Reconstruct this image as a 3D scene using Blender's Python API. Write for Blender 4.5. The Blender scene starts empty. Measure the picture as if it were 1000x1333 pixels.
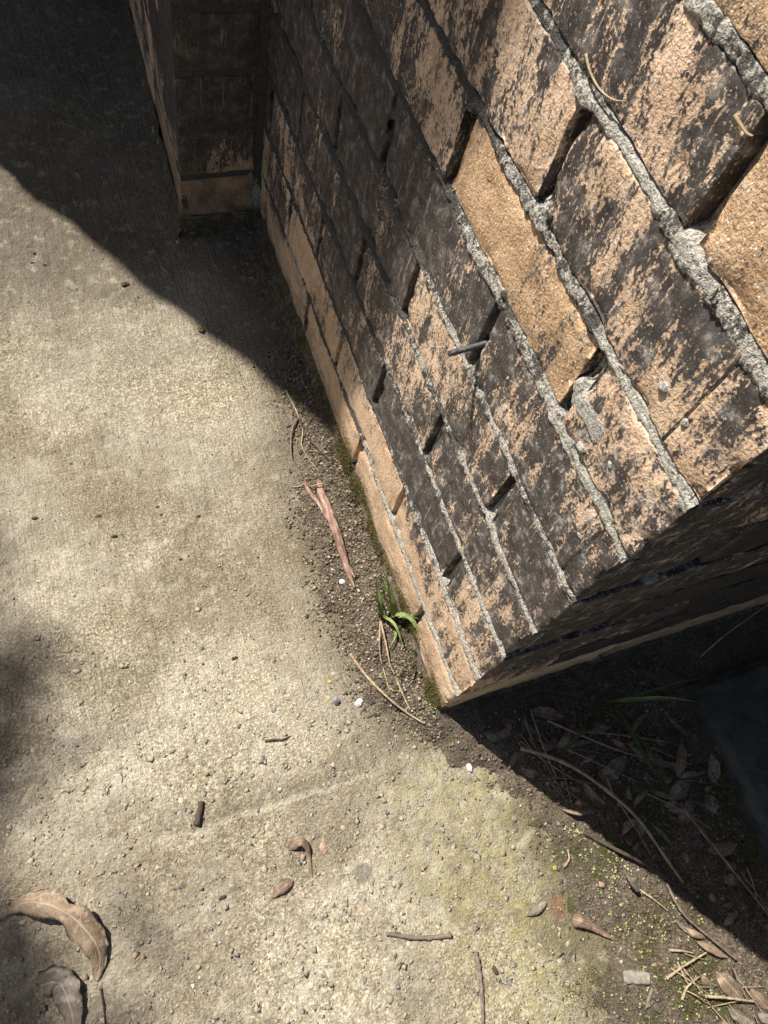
import bpy, math, random
import numpy as np
from mathutils import Matrix, Vector
# ------------------------------------------------------------------ camera, sky, sun, exposure
scene = bpy.context.scene
coll = scene.collection
CAM = np.array([-0.306246, -0.104339, 0.968199])
ROT = np.array([[0.927340, -0.325182, 0.185196],      # camera right
                [-0.221779, -0.876177, -0.427935],    # camera down
                [0.301421, 0.355768, -0.884632]])     # camera forward
FPX = 1005.73                                         # focal length in pixels of a 1000 px wide frame
cd = bpy.data.cameras.new('camera'); cam = bpy.data.objects.new('camera', cd); coll.objects.link(cam)
r_, d_, w_ = ROT
cam.matrix_world = Matrix(((r_[0], -d_[0], -w_[0], CAM[0]), (r_[1], -d_[1], -w_[1], CAM[1]), (r_[2], -d_[2], -w_[2], CAM[2]), (0, 0, 0, 1)))
cd.sensor_fit = 'HORIZONTAL'; cd.sensor_width = 36; cd.lens = FPX / 1000 * 36
cd.clip_start = 0.02; cd.clip_end = 1000
scene.camera = cam
SUN = np.array([0.328, -0.467, -0.822]); SUN = SUN / np.linalg.norm(SUN)      # the way the light travels
world = bpy.data.worlds.new('World'); scene.world = world; world.use_nodes = True
wn = world.node_tree; bg = wn.nodes['Background']
sky = wn.nodes.new('ShaderNodeTexSky'); sky.sky_type = 'NISHITA'; sky.sun_disc = False
sky.dust_density = 3.0; sky.ozone_density = 0.4
sky.sun_elevation = math.asin(-SUN[2]); sky.sun_rotation = math.atan2(-SUN[0], -SUN[1])
wn.links.new(sky.outputs[0], bg.inputs[0]); bg.inputs[1].default_value = 0.05
sd = bpy.data.lights.new('sun', 'SUN'); sd.energy = 5.0; sd.angle = math.radians(0.53); sd.color = (1.0, 0.95, 0.87)
so = bpy.data.objects.new('sun', sd); coll.objects.link(so)
so.rotation_euler = Vector(SUN.tolist()).to_track_quat('-Z', 'Y').to_euler(); so.location = (-3, 4, 8)
vs = scene.view_settings
vs.view_transform = 'Standard'; vs.look = 'None'; vs.gamma = 1; vs.use_curve_mapping = False; vs.exposure = 0.8

scene.render.engine = 'CYCLES'
scene.cycles.max_bounces = 5; scene.cycles.diffuse_bounces = 1; scene.cycles.glossy_bounces = 2; scene.cycles.transmission_bounces = 2
scene.cycles.use_adaptive_sampling = True; scene.cycles.adaptive_threshold = 0.03
scene.cycles.caustics_reflective = False; scene.cycles.caustics_refractive = False

rng = random.Random(7); nrng = np.random.default_rng(7)
# ------------------------------------------------------------------ helpers
def _h(ix, iy, iz, s):
    n = (ix * 374761393 + iy * 668265263 + iz * 2147483647 + s * 1274126177) & 0xffffffff
    n = ((n ^ (n >> 13)) * 1274126177) & 0xffffffff
    n = ((n ^ (n >> 16)) * 2246822519) & 0xffffffff
    return ((n ^ (n >> 15)) & 0xffff) / 32767.5 - 1
def vnoise(P, s=0):
    P = np.asarray(P, float); F = np.floor(P); t = P - F; t = t * t * (3 - 2 * t); F = F.astype(np.int64)
    o = 0
    for a in (0, 1):
        for b in (0, 1):
            for c in (0, 1):
                w = (t[:, 0] if a else 1 - t[:, 0]) * (t[:, 1] if b else 1 - t[:, 1]) * (t[:, 2] if c else 1 - t[:, 2])
                o = o + w * _h(F[:, 0] + a, F[:, 1] + b, F[:, 2] + c, s)
    return o
def fbm(P, sc, o=3, s=0):
    P = np.asarray(P, float) * sc; v = 0; a = 1
    for i in range(o):
        v = v + a * vnoise(P, s + i * 17); P = P * 2.03 + 3.1; a *= .5
    return v / 1.6
def sstep(a, b, x):
    t = np.clip((x - a) / (b - a), 0, 1); return t * t * (3 - 2 * t)
def ray(u, v):
    d = (u - 500) / FPX * ROT[0] + (v - 666.5) / FPX * ROT[1] + ROT[2]; return d
def at_z(u, v, z):
    d = ray(u, v); return CAM + d * ((z - CAM[2]) / d[2])
def at_wall(u, v, x=0.0):
    d = ray(u, v); return CAM + d * ((x - CAM[0]) / d[0])

def mesh(name, V, Fs, m=None, parent=None, smooth=True, loc=(0, 0, 0)):
    me = bpy.data.meshes.new(name)
    V = np.asarray(V, float) - np.array(loc)
    if isinstance(Fs, np.ndarray):
        k = Fs.shape[1]
        me.vertices.add(len(V)); me.vertices.foreach_set('co', V.astype(np.float32).ravel())
        me.loops.add(Fs.size); me.loops.foreach_set('vertex_index', Fs.astype(np.int32).ravel())
        me.polygons.add(len(Fs)); me.polygons.foreach_set('loop_start', np.arange(0, Fs.size, k, dtype=np.int32))
        me.update(calc_edges=True); me.validate()
    else:
        me.from_pydata([tuple(v) for v in V], [], Fs)
    if smooth: me.polygons.foreach_set('use_smooth', np.ones(len(me.polygons), bool))
    if m: me.materials.append(m)
    o = bpy.data.objects.new(name, me); coll.objects.link(o); o.location = loc
    if parent: o.parent = parent
    return o
def empty(name, loc=(0, 0, 0)):
    o = bpy.data.objects.new(name, None); coll.objects.link(o); o.location = loc; o.empty_display_size = .05; return o
def tag(o, label=None, cat=None, group=None, kind=None):
    if label: o['label'] = label
    if cat: o['category'] = cat
    if group: o['group'] = group
    if kind: o['kind'] = kind
    return o
def grid_faces(nu, nv, flip=False):
    i = np.arange(nu - 1)[:, None] * nv + np.arange(nv - 1)[None, :]
    q = np.stack([i, i + nv, i + nv + 1, i + 1], -1).reshape(-1, 4)
    return q[:, ::-1].copy() if flip else q
def axis(lo, hi, fine_lo, fine_hi, step, coarse=.25):
    a = list(np.arange(fine_lo, fine_hi, step)) + [fine_hi]
    b = [x for x in np.arange(lo, fine_lo - coarse * .3, coarse)]
    c = [x for x in np.arange(hi, fine_hi + coarse * .3, -coarse)][::-1]
    return np.array(b + a + c)

# ------------------------------------------------------------------ materials
SLAB_Z = -.025
class NT:
    def __init__(s, name):
        s.m = bpy.data.materials.new(name); s.m.use_nodes = True; s.t = s.m.node_tree
        s.b = s.t.nodes['Principled BSDF']; s.b.inputs['Specular IOR Level'].default_value = .25
        s.pos = s.n('ShaderNodeNewGeometry').outputs['Position']
    def n(s, ty, **k):
        x = s.t.nodes.new(ty)
        for a, b in k.items(): setattr(x, a, b)
        return x
    def l(s, a, b):
        if hasattr(a, 'links') or isinstance(a, bpy.types.NodeSocket): s.t.links.new(a, b)
        else: b.default_value = a
    def map(s, sc, rot=(0, 0, 0), v=None):
        x = s.n('ShaderNodeMapping'); x.inputs['Scale'].default_value = sc; x.inputs['Rotation'].default_value = rot
        s.l(v if v is not None else s.pos, x.inputs[0]); return x.outputs[0]
    def noise(s, sc, det=3, rough=.55, v=None, out=0):
        x = s.n('ShaderNodeTexNoise'); x.inputs['Scale'].default_value = sc; x.inputs['Detail'].default_value = det
        x.inputs['Roughness'].default_value = rough; s.l(v if v is not None else s.pos, x.inputs['Vector']); return x.outputs[out]
    def voro(s, sc, v=None, feat='F1', out='Distance'):
        x = s.n('ShaderNodeTexVoronoi', feature=feat); x.inputs['Scale'].default_value = sc
        s.l(v if v is not None else s.pos, x.inputs['Vector']); return x.outputs[out]
    def mt(s, op, a, b=0.0, c=None, clamp=False):
        x = s.n('ShaderNodeMath', operation=op, use_clamp=clamp); s.l(a, x.inputs[0]); s.l(b, x.inputs[1])
        if c is not None: s.l(c, x.inputs[2])
        return x.outputs[0]
    def ss(s, v, a, b, lo=0., hi=1.):
        x = s.n('ShaderNodeMapRange', interpolation_type='SMOOTHSTEP'); s.l(v, x.inputs[0])
        for i, q in enumerate((a, b, lo, hi)): s.l(q, x.inputs[i + 1])
        return x.outputs[0]
    def mix(s, f, a, b, mode='MIX'):
        x = s.n('ShaderNodeMix', data_type='RGBA', blend_type=mode); s.l(f, x.inputs[0])
        for q, i in ((a, 6), (b, 7)):
            if isinstance(q, tuple): q = q if len(q) == 4 else q + (1,)
            s.l(q, x.inputs[i])
        return x.outputs[2]
    def ramp(s, v, stops, interp='LINEAR'):
        x = s.n('ShaderNodeValToRGB'); x.color_ramp.interpolation = interp; e = x.color_ramp.elements
        while len(e) < len(stops): e.new(1)
        for q, (p, c) in zip(e, stops): q.position = p; q.color = c + (1,)
        s.l(v, x.inputs[0]); return x.outputs[0]
    def attr(s, name):
        x = s.n('ShaderNodeAttribute', attribute_type='OBJECT', attribute_name=name); return x.outputs['Fac']
    def island(s):
        return s.n('ShaderNodeNewGeometry').outputs['Random Per Island']
    def orand(s):
        return s.n('ShaderNodeObjectInfo').outputs['Random']
    def sep(s, v=None):
        x = s.n('ShaderNodeSeparateXYZ'); s.l(v if v is not None else s.pos, x.inputs[0]); return x.outputs
    def bump(s, h, dist, st=1.0, prev=None):
        x = s.n('ShaderNodeBump'); x.inputs['Distance'].default_value = dist; s.l(st, x.inputs['Strength'])
        s.l(h, x.inputs['Height'])
        if prev is not None: s.l(prev, x.inputs['Normal'])
        return x.outputs[0]
    def fin(s, col, rough=.9, nrm=None):
        s.l(col if not isinstance(col, tuple) else col + (1,), s.b.inputs['Base Color']); s.l(rough, s.b.inputs['Roughness'])
        if nrm is not None: s.l(nrm, s.b.inputs['Normal'])
        return s.m

def coating_mask(t, extra=0.0):
    # flaking black coating over pale clay: brushed on, scraped vertically, worn off in patches and flecks that run across the joints
    pa = t.noise(8.5, 2, .6)
    st = t.noise(48, 3, .7, t.map((1, 1, .26), (.12, 0, 0)))
    md = t.noise(150, 2, .65, t.map((1, 1, .5), (.2, 0, 0)))
    fl = t.noise(380, 2, .65, t.map((1, 1, .75)))
    v = t.mt('MULTIPLY', st, .62); v = t.mt('MULTIPLY_ADD', pa, .62, v); v = t.mt('MULTIPLY_ADD', fl, .44, v); v = t.mt('MULTIPLY_ADD', md, .40, v)
    v = t.mt('MULTIPLY_ADD', t.mt('SUBTRACT', t.attr('coating'), .5), .44, v)
    z = t.sep()[2]
    zl = t.mt('MULTIPLY_ADD', t.noise(7, 2, .6), .36, -.075)
    dz = t.mt('MULTIPLY', t.mt('MINIMUM', t.mt('SUBTRACT', z, zl), 0), 4.0)
    v = t.mt('ADD', v, t.mt('MAXIMUM', dz, -.6))
    if extra: v = t.mt('ADD', v, extra)
    ny = t.sep(t.n('ShaderNodeNewGeometry').outputs['True Normal'])[1]      # more coating on the end faces, painting their shade into the colour
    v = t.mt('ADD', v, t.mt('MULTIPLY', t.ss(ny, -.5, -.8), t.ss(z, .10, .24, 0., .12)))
    return v, md, fl, z
def brick_material():
    t = NT('weathered_painted_brick')
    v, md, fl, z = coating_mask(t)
    mask = t.ss(v, 1.005, 1.050)
    scr = t.ss(t.noise(190, 3, .7, t.map((1, 1, .10), (.45, 0, 0))), .60, .68)      # scratches through the coating
    mask = t.mt('MULTIPLY', mask, t.mt('SUBTRACT', 1, t.mt('MULTIPLY', scr, .75)))
    clay = t.mix(t.ss(t.noise(28, 3, .6), .35, .68), (.72, .525, .365), (.57, .385, .245))
    clay = t.mix(t.attr('raw_clay'), clay, t.mix(t.ss(t.noise(26, 4, .7), .36, .64), (.60, .405, .235), (.40, .25, .135)))
    clay = t.mix(t.ss(t.noise(250, 2, .7), .52, .68, 0., .75), clay, (.24, .155, .095))
    clay = t.mix(t.ss(t.noise(560, 1, .5), .60, .72, 0., .8), clay, (.85, .76, .64))
    film = t.mt('MULTIPLY', t.ss(v, .90, 1.03), .42)                                # thin worn film at the rim of the coating
    clay = t.mix(film, clay, (.13, .11, .105))
    pt = t.mix(t.ss(t.noise(60, 3, .6), .35, .7), (.026, .025, .026), (.092, .086, .085))
    pt = t.mix(t.ss(t.noise(420, 2, .7), .60, .70, 0., .75), pt, (.40, .32, .25))
    col = t.mix(t.mt('MULTIPLY', mask, .95), clay, pt)
    dust = t.mt('MULTIPLY', t.ss(t.noise(60, 4, .75), .54, .70), t.attr('dust'))
    col = t.mix(dust, col, (.50, .47, .42))
    # algae and dirt near the foot of the wall
    spl = t.mt('MULTIPLY', t.ss(z, .16, .01), t.ss(t.noise(34, 4, .75), .44, .64))      # soil splashed up by rain
    col = t.mix(t.mt('MULTIPLY', spl, .62), col, (.23, .165, .10))
    foot = t.mt('MULTIPLY', t.ss(z, .045, -.01), t.ss(t.noise(55, 4, .75), .40, .62))
    col = t.mix(foot, col, (.11, .088, .045))
    col = t.mix(t.mt('MULTIPLY', t.attr('grime_shade'), t.ss(t.noise(30, 4, .6), .3, .6, .55, 1.0)), col, (.035, .028, .02))  # per-brick grime, which also paints shade on the end face
    h = t.mt('MULTIPLY_ADD', t.noise(430, 2, .75), 1.0, fl)
    h = t.mt('MULTIPLY_ADD', md, .9, h)
    n = t.bump(h, .0011, t.mt('MULTIPLY_ADD', mask, -.45, .85))
    return t.fin(col, t.mix(mask, (.92,) * 3, (.50,) * 3), n)
def mortar_material():
    t = NT('sandy_mortar')
    y = t.sep()[1]
    g = t.noise(400, 3, .75)
    col = t.ramp(g, [(.30, (.09, .08, .065)), (.43, (.33, .305, .26)), (.60, (.62, .59, .52))])
    col = t.mix(t.ss(t.noise(30, 4, .6), .45, .7, 0., .6), col, (.46, .44, .38))
    # the coating runs over the joints too, most at the sheltered end
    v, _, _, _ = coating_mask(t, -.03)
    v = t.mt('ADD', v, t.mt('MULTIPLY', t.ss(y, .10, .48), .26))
    col = t.mix(t.ss(v, .98, 1.07, 0., .9), col, (.060, .055, .052))
    z = t.sep()[2]
    foot = t.mt('MULTIPLY', t.ss(z, .020, .006), t.ss(t.noise(45, 3, .7), .20, .44))
    col = t.mix(foot, col, t.mix(t.ss(t.noise(130, 3), .4, .6), (.095, .075, .04), (.17, .135, .09)))
    n = t.bump(g, .0050, 1.)
    return t.fin(col, .95, n)
def concrete_material():
    t = NT('weathered_concrete')
    xyz = t.sep()
    # exposed stone shows where the surface paste has worn away, past an old pour line
    line = t.mt('ADD', t.mt('MULTIPLY_ADD', xyz[0], .22, xyz[1]), t.mt('MULTIPLY', t.noise(9, 3, .6), .22))
    worn = t.ss(line, .07, -.03)
    vc = t.voro(150, out='Color'); vd = t.voro(150)
    hue = t.n('ShaderNodeSeparateColor'); t.l(vc, hue.inputs[0])
    stone = t.ramp(hue.outputs[0], [(0, (.15, .15, .145)), (.12, (.27, .23, .17)), (.3, (.38, .32, .23)), (.7, (.46, .40, .30)), (.9, (.56, .51, .41)), (1, (.30, .21, .13))])
    fine = t.noise(330, 3, .72)
    paste = t.ramp(fine, [(.33, (.10, .080, .050)), (.44, (.240, .202, .135)), (.55, (.360, .308, .214)), (.67, (.74, .67, .53))])
    st = t.mt('MULTIPLY', t.ss(vd, .50, .32), t.ss(hue.outputs[1], .25, .45))
    st = t.mt('MULTIPLY', st, t.mt('MULTIPLY_ADD', worn, .62, .10))
    col = t.mix(st, paste, stone)
    blot = t.noise(5.5, 3, .62)
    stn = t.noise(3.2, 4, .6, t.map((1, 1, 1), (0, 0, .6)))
    lft = t.mt('MULTIPLY_ADD', t.ss(xyz[0], -.26, -.54), .17, stn)  # brown stain, thickened at the left to paint in some soft shade
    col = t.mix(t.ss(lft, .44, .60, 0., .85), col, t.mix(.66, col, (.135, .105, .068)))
    col = t.mix(t.ss(blot, .36, .66, 0., .55), col, t.mix(.5, col, (.60, .55, .46)))
    col = t.mix(t.ss(t.noise(9, 3, .65), .52, .72, 0., .6), col, t.mix(.55, col, (.09, .075, .055)), 'MIX')
    pale = t.ss(t.noise(16, 3, .6), .58, .74, 0., .35)
    col = t.mix(pale, col, t.mix(.6, col, (.66, .62, .53)))
    # algae toward the soil edge
    ed = t.mt('ADD', xyz[0], t.mt('MULTIPLY', t.noise(14, 3, .6), .16))
    alg = t.mt('MULTIPLY', t.ss(ed, -.09, .13), t.ss(xyz[1], .05, -.08))
    alg = t.mt('MULTIPLY', alg, t.ss(t.noise(60, 3, .7), .34, .6))
    col = t.mix(t.mt('MULTIPLY', alg, .55), col, (.33, .30, .12))
    damp = t.mt('MULTIPLY', t.ss(t.mt('ADD', ed, t.mt('MULTIPLY', t.noise(70, 3, .7), .05)), .10, .19), t.ss(xyz[1], -.02, -.10))
    col = t.mix(t.mt('MULTIPLY', damp, .75), col, (.10, .085, .05))
    # soil washed along the wall
    ds = t.mt('ADD', xyz[0], t.mt('MULTIPLY', t.noise(24, 3, .65), .09))
    dirt = t.mt('MULTIPLY', t.mt('MULTIPLY', t.ss(ds, -.115, .015), .82), t.ss(xyz[1], -.07, .0))
    col = t.mix(dirt, col, (.085, .065, .045))
    far_dark = t.mt('MULTIPLY', t.ss(t.mt('ADD', xyz[1], t.mt('MULTIPLY', t.noise(6, 4), .5)), .75, 1.15), .7)  # darker toward the far end of the path
    col = t.mix(far_dark, col, (.075, .065, .05))
    # a red smear of brick dust
    dv = t.n('ShaderNodeVectorMath', operation='DISTANCE'); t.l(t.pos, dv.inputs[0]); p = at_z(726, 1181, -.025); dv.inputs[1].default_value = tuple(p)
    red = t.ss(t.mt('ADD', dv.outputs['Value'], t.mt('MULTIPLY', t.noise(120, 3), .018)), .026, .014)
    col = t.mix(t.mt('MULTIPLY', red, .38), col, (.30, .085, .045))
    # a grey flat spot of cement
    dv = t.n('ShaderNodeVectorMath', operation='DISTANCE'); t.l(t.pos, dv.inputs[0]); p = at_z(471, 1137, -.025); dv.inputs[1].default_value = tuple(p)
    gs = t.ss(t.mt('ADD', dv.outputs['Value'], t.mt('MULTIPLY', t.noise(90, 3), .012)), .019, .015)
    col = t.mix(t.mt('MULTIPLY', gs, .85), col, (.19, .175, .14))
    pa_, pb_ = at_z(190, 1105, SLAB_Z), at_z(490, 1006, SLAB_Z); dx_, dy_ = pb_[0] - pa_[0], pb_[1] - pa_[1]; ll_ = math.hypot(dx_, dy_)
    dl = t.mt('ADD', t.mt('MULTIPLY', t.mt('SUBTRACT', xyz[0], float(pa_[0])), -dy_ / ll_), t.mt('MULTIPLY', t.mt('SUBTRACT', xyz[1], float(pa_[1])), dx_ / ll_))
    dl = t.mt('ADD', dl, t.mt('MULTIPLY_ADD', t.noise(22, 3), .03, -.015))
    al = t.mt('ADD', t.mt('MULTIPLY', t.mt('SUBTRACT', xyz[0], float(pa_[0])), dx_ / ll_), t.mt('MULTIPLY', t.mt('SUBTRACT', xyz[1], float(pa_[1])), dy_ / ll_))
    rid = t.mt('MULTIPLY', t.ss(t.mt('ABSOLUTE', dl), .0045, .001), t.mt('MULTIPLY', t.ss(al, -.02, .04), t.ss(al, .31, .24)))
    col = t.mix(t.mt('MULTIPLY', rid, .30), col, (.62, .57, .46))
    wst = t.mt('MULTIPLY', t.mt('MULTIPLY', t.ss(dl, .045, .006), t.ss(dl, -.002, .006)), t.mt('MULTIPLY', t.ss(al, -.02, .06), t.ss(al, .33, .2)))
    col = t.mix(t.mt('MULTIPLY', wst, .30), col, (.12, .10, .07))
    sp = t.noise(48, 3, .7)
    col = t.mix(t.ss(sp, .52, .74, 0., .30), col, (.64, .58, .45))
    col = t.mix(t.ss(sp, .46, .30, 0., .45), col, (.15, .12, .08))
    # broom strokes
    br = t.noise(210, 3, .6, t.map((1., .10, 1.), (0, 0, .25)))
    hh = t.mt('MULTIPLY_ADD', t.mt('MULTIPLY', br, t.mt('SUBTRACT', 1., worn)), 1.0, t.mt('MULTIPLY', fine, 1.2))
    n = t.bump(hh, .0036, .9)
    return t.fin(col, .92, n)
def soil_material():
    t = NT('dark_soil')
    g = t.noise(320, 4, .7)
    col = t.ramp(g, [(.3, (.045, .034, .024)), (.48, (.135, .105, .075)), (.62, (.24, .195, .145)), (.76, (.42, .35, .26))])
    col = t.mix(t.ss(t.noise(12, 3), .4, .65, 0., .5), col, (.10, .083, .065))
    xyz = t.sep()
    m = t.mt('MULTIPLY', t.ss(xyz[1], -.10, -.2), t.ss(t.noise(17, 4, .65), .47, .6))
    m = t.mt('MULTIPLY', m, t.ss(t.noise(150, 4, .7), .36, .55))
    col = t.mix(m, col, (.075, .082, .022))
    n = t.bump(t.noise(380, 4, .75), .006, .9)
    return t.fin(col, .97, n)
def crumb_material():
    t = NT('soil_crumbs')
    col = t.ramp(t.island(), [(0, (.06, .044, .030)), (.40, (.15, .115, .082)), (.68, (.24, .19, .135)), (.86, (.32, .265, .18)), (.965, (.44, .39, .26)), (1, (.60, .56, .48))])
    return t.fin(t.mix(t.mt('MULTIPLY', t.noise(500), .6), col, (.05, .04, .03)), .95, t.bump(t.noise(700, 2), .001, .6))
def grit_material():
    t = NT('concrete_grit')
    col = t.ramp(t.island(), [(0, (.05, .04, .03)), (.3, (.16, .13, .09)), (.6, (.34, .29, .21)), (.88, (.50, .46, .38)), (1, (.12, .12, .12))])
    return t.fin(col, .9)
def stone_bits_material():
    t = NT('exposed_stones')
    col = t.ramp(t.island(), [(0, (.10, .105, .11)), (.22, (.17, .17, .165)), (.4, (.22, .19, .14)), (.62, (.34, .28, .20)), (.82, (.42, .36, .27)), (.93, (.25, .14, .08)), (1, (.50, .47, .40))])
    col = t.mix(t.ss(t.noise(260, 4, .7), .45, .62), col, (.30, .265, .20))
    return t.fin(col, .88, t.bump(t.noise(500, 3, .6), .0012, .6))
def leaf_material(name, a, b, spots=.4):
    t = NT(name)
    co = t.n('ShaderNodeTexCoord').outputs['Generated']
    col = t.mix(t.ss(t.noise(30, 4, .6), .35, .66), a, b)
    col = t.mix(t.ss(t.noise(160, 3, .6), .60, .70, 0., spots), col, tuple(x * .35 for x in b))
    col = t.mix(t.mt('MULTIPLY', t.orand(), .45), col, tuple(x * .5 for x in a))
    col = t.mix(t.ss(t.noise(70, 4, .7), .52, .62, 0., .6), col, tuple(min(1, x * 1.5) for x in a))
    la = t.n('ShaderNodeAttribute', attribute_name='leafco').outputs['Vector']; q = t.sep(la); ax_ = t.mt('ABSOLUTE', q[1])
    vein = t.mt('PINGPONG', t.mt('ADD', t.mt('MULTIPLY', q[0], 13.), t.mt('MULTIPLY', ax_, -1.9)), .5)
    vein = t.mt('MAXIMUM', t.mt('MULTIPLY', t.ss(vein, .10, .02), .45), t.ss(ax_, .10, .03))
    col = t.mix(t.mt('MULTIPLY', vein, .55), col, tuple(min(1, x * 1.7) for x in a))
    col = t.mix(t.mt('MULTIPLY', t.ss(ax_, .72, 1.0), t.ss(t.noise(60, 3), .4, .6)), col, tuple(x * .45 for x in b))
    return t.fin(col, .62, t.bump(t.mt('ADD', t.noise(210, 3, .7), t.mt('MULTIPLY', vein, .35)), .0014, .9))
def plain_material(name, a, b, sc=120, rough=.8, bump=.0008):
    t = NT(name); col = t.mix(t.ss(t.noise(sc, 4, .65), .35, .65), a, b)
    return t.fin(col, rough, t.bump(t.noise(sc * 3, 3), bump, .7))
def grass_material():
    t = NT('grass_green'); col = t.mix(t.ss(t.noise(50, 3), .35, .65), (.12, .165, .05), (.22, .26, .095))
    m = t.fin(col, .5); t.b.inputs['Transmission Weight'].default_value = 0
    t.b.inputs['Subsurface Weight'].default_value = .15; t.b.inputs['Subsurface Radius'].default_value = (.002, .003, .001)
    return m
def island_mat(name, stops, rough=.7):
    t = NT(name); return t.fin(t.ramp(t.island(), stops), rough)

M_BRICK, M_MORTAR, M_CONC, M_SOIL = brick_material(), mortar_material(), concrete_material(), soil_material()
M_CRUMB, M_GRIT, M_STONE = crumb_material(), grit_material(), stone_bits_material()
M_LEAF = leaf_material('dry_leaf_tan', (.28, .21, .145), (.14, .10, .065), .8)
M_LEAFR = leaf_material('dry_leaf_reddish', (.26, .185, .13), (.14, .09, .06), .7)
M_LEAFG = leaf_material('dry_leaf_grey', (.22, .19, .15), (.11, .088, .065), .7)
def bark_material():
    t = NT('reddish_bark'); v = t.map((1, .22, 1), (0, 0, -.35)); k = t.noise(260, 3, .65, v)
    col = t.ramp(k, [(.32, (.10, .055, .04)), (.46, (.21, .125, .092)), (.58, (.30, .195, .15)), (.72, (.44, .33, .265))])
    return t.fin(col, .55, t.bump(k, .0016, .8))
M_BARK = bark_material()
M_TWIG = plain_material('grey_twig', (.20, .16, .125), (.12, .09, .07), 150)
M_TWIGD = plain_material('dark_twig', (.045, .033, .028), (.08, .06, .045), 150)
M_STRAW = plain_material('dry_straw', (.40, .31, .20), (.26, .19, .12), 110)
M_STEEL = plain_material('dull_steel', (.035, .037, .045), (.08, .08, .09), 260, .42)
M_WHITE = plain_material('white_stone', (.72, .71, .68), (.52, .50, .46), 200)
M_GREY = plain_material('grey_stone', (.25, .25, .25), (.15, .15, .15), 160)
M_YEL = plain_material('yellow_bit', (.46, .36, .09), (.30, .22, .06), 260)
M_NUT = plain_material('gumnut', (.20, .17, .05), (.12, .09, .03), 120, .6)
M_CHIP = plain_material('grey_wood_chip', (.26, .24, .20), (.15, .13, .105), 180)
M_GRASS = grass_material()
M_GRASSD = plain_material('dark_grass', (.07, .10, .03), (.05, .07, .02), 90, .6)

# ------------------------------------------------------------------ ground levels
def slab_h(X, Y):
    P = np.stack([X, Y, 0 * X], -1)
    return SLAB_Z + fbm(P, 3.0, 2, 3) * .003
def soil_edge(Y):      # x where soil starts to cover the concrete
    return np.interp(Y, [-.75, -.42, -.30, -.19, -.11, -.05, .03, .12, .3, .42, .55, .7, .9], [.06, .06, .085, .075, .035, .0, -.075, -.088, -.078, -.055, -.036, -.03, -.05])
def soil_h(X, Y):
    P = np.stack([X, Y, 0 * X], -1)
    e = X - soil_edge(Y) + fbm(P, 22, 4, 9) * .026
    near = np.interp(Y, [-.1, .0, .2, .45, .7], [.016, .021, .019, .012, .008])
    h = SLAB_Z - .0075 + (near + .004) * sstep(-.015, .075, e) + .0068 * sstep(-.045, .03, e) + np.clip(fbm(P, 95, 3, 15), -.6, 1) * .0028
    h = h + fbm(P, 60, 3, 21) * .0035 + fbm(P, 11, 2, 31) * .004
    h = np.where(X > .03, h - .008 * sstep(.03, .3, X), h)
    return h
def ground_z(x, y):
    X = np.array([float(x)]); Y = np.array([float(y)])
    return float(max(slab_h(X, Y)[0], soil_h(X, Y)[0]))
def G(u, v, lift=0.0):       # the point on the ground seen at a place of the photograph's frame
    z = SLAB_Z
    for _ in range(5):
        p = at_z(u, v, z); z = ground_z(p[0], p[1]) + lift
    return at_z(u, v, z)

# ------------------------------------------------------------------ setting
o = mesh('ground', [(-300, -300, -.13), (300, -300, -.13), (300, 300, -.13), (-300, 300, -.13)], [(0, 1, 2, 3)], M_SOIL, smooth=False)
tag(o, 'bare dark earth reaching away around the wall', 'ground', kind='structure')
xs = axis(-3.2, .22, -.64, .22, .0024); ys = axis(-2.4, 2.2, -.56, 1.56, .0024)
X, Y = np.meshgrid(xs, ys, indexing='ij'); Xf, Yf = X.ravel(), Y.ravel()
P = np.stack([Xf, Yf, 0 * Xf], -1)
Z = slab_h(Xf, Yf)
wornf = sstep(.06, -.05, Yf + .22 * Xf + fbm(P, 9, 3, 5) * .05)
Z += fbm(P, 130, 3, 41) * .0011 * (1 + .6 * wornf) + fbm(P * [1, .12, 1], 190, 2, 57) * .0006 * (1 - wornf)
pit = fbm(P, 75, 3, 71); Z -= np.clip(pit - .45, 0, 1) * .006
o = mesh('concrete_path', np.stack([Xf, Yf, Z], -1), grid_faces(len(xs), len(ys)), M_CONC)
tag(o, 'worn sandy concrete path beside the brick wall', 'path', kind='structure')
xs = axis(-.16, 3.0, -.16, .78, .0032); ys = axis(-2.4, 1.7, -.56, .88, .0032)
X, Y = np.meshgrid(xs, ys, indexing='ij'); Xf, Yf = X.ravel(), Y.ravel()
Z = soil_h(Xf, Yf); P = np.stack([Xf, Yf, 0 * Xf], -1)
Z += fbm(P, 170, 2, 77) * .0012
o = mesh('soil', np.stack([Xf, Yf, Z], -1), grid_faces(len(xs), len(ys)), M_SOIL)
tag(o, 'dark crumbly soil gathered at the foot of the wall', 'soil', kind='structure')

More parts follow.
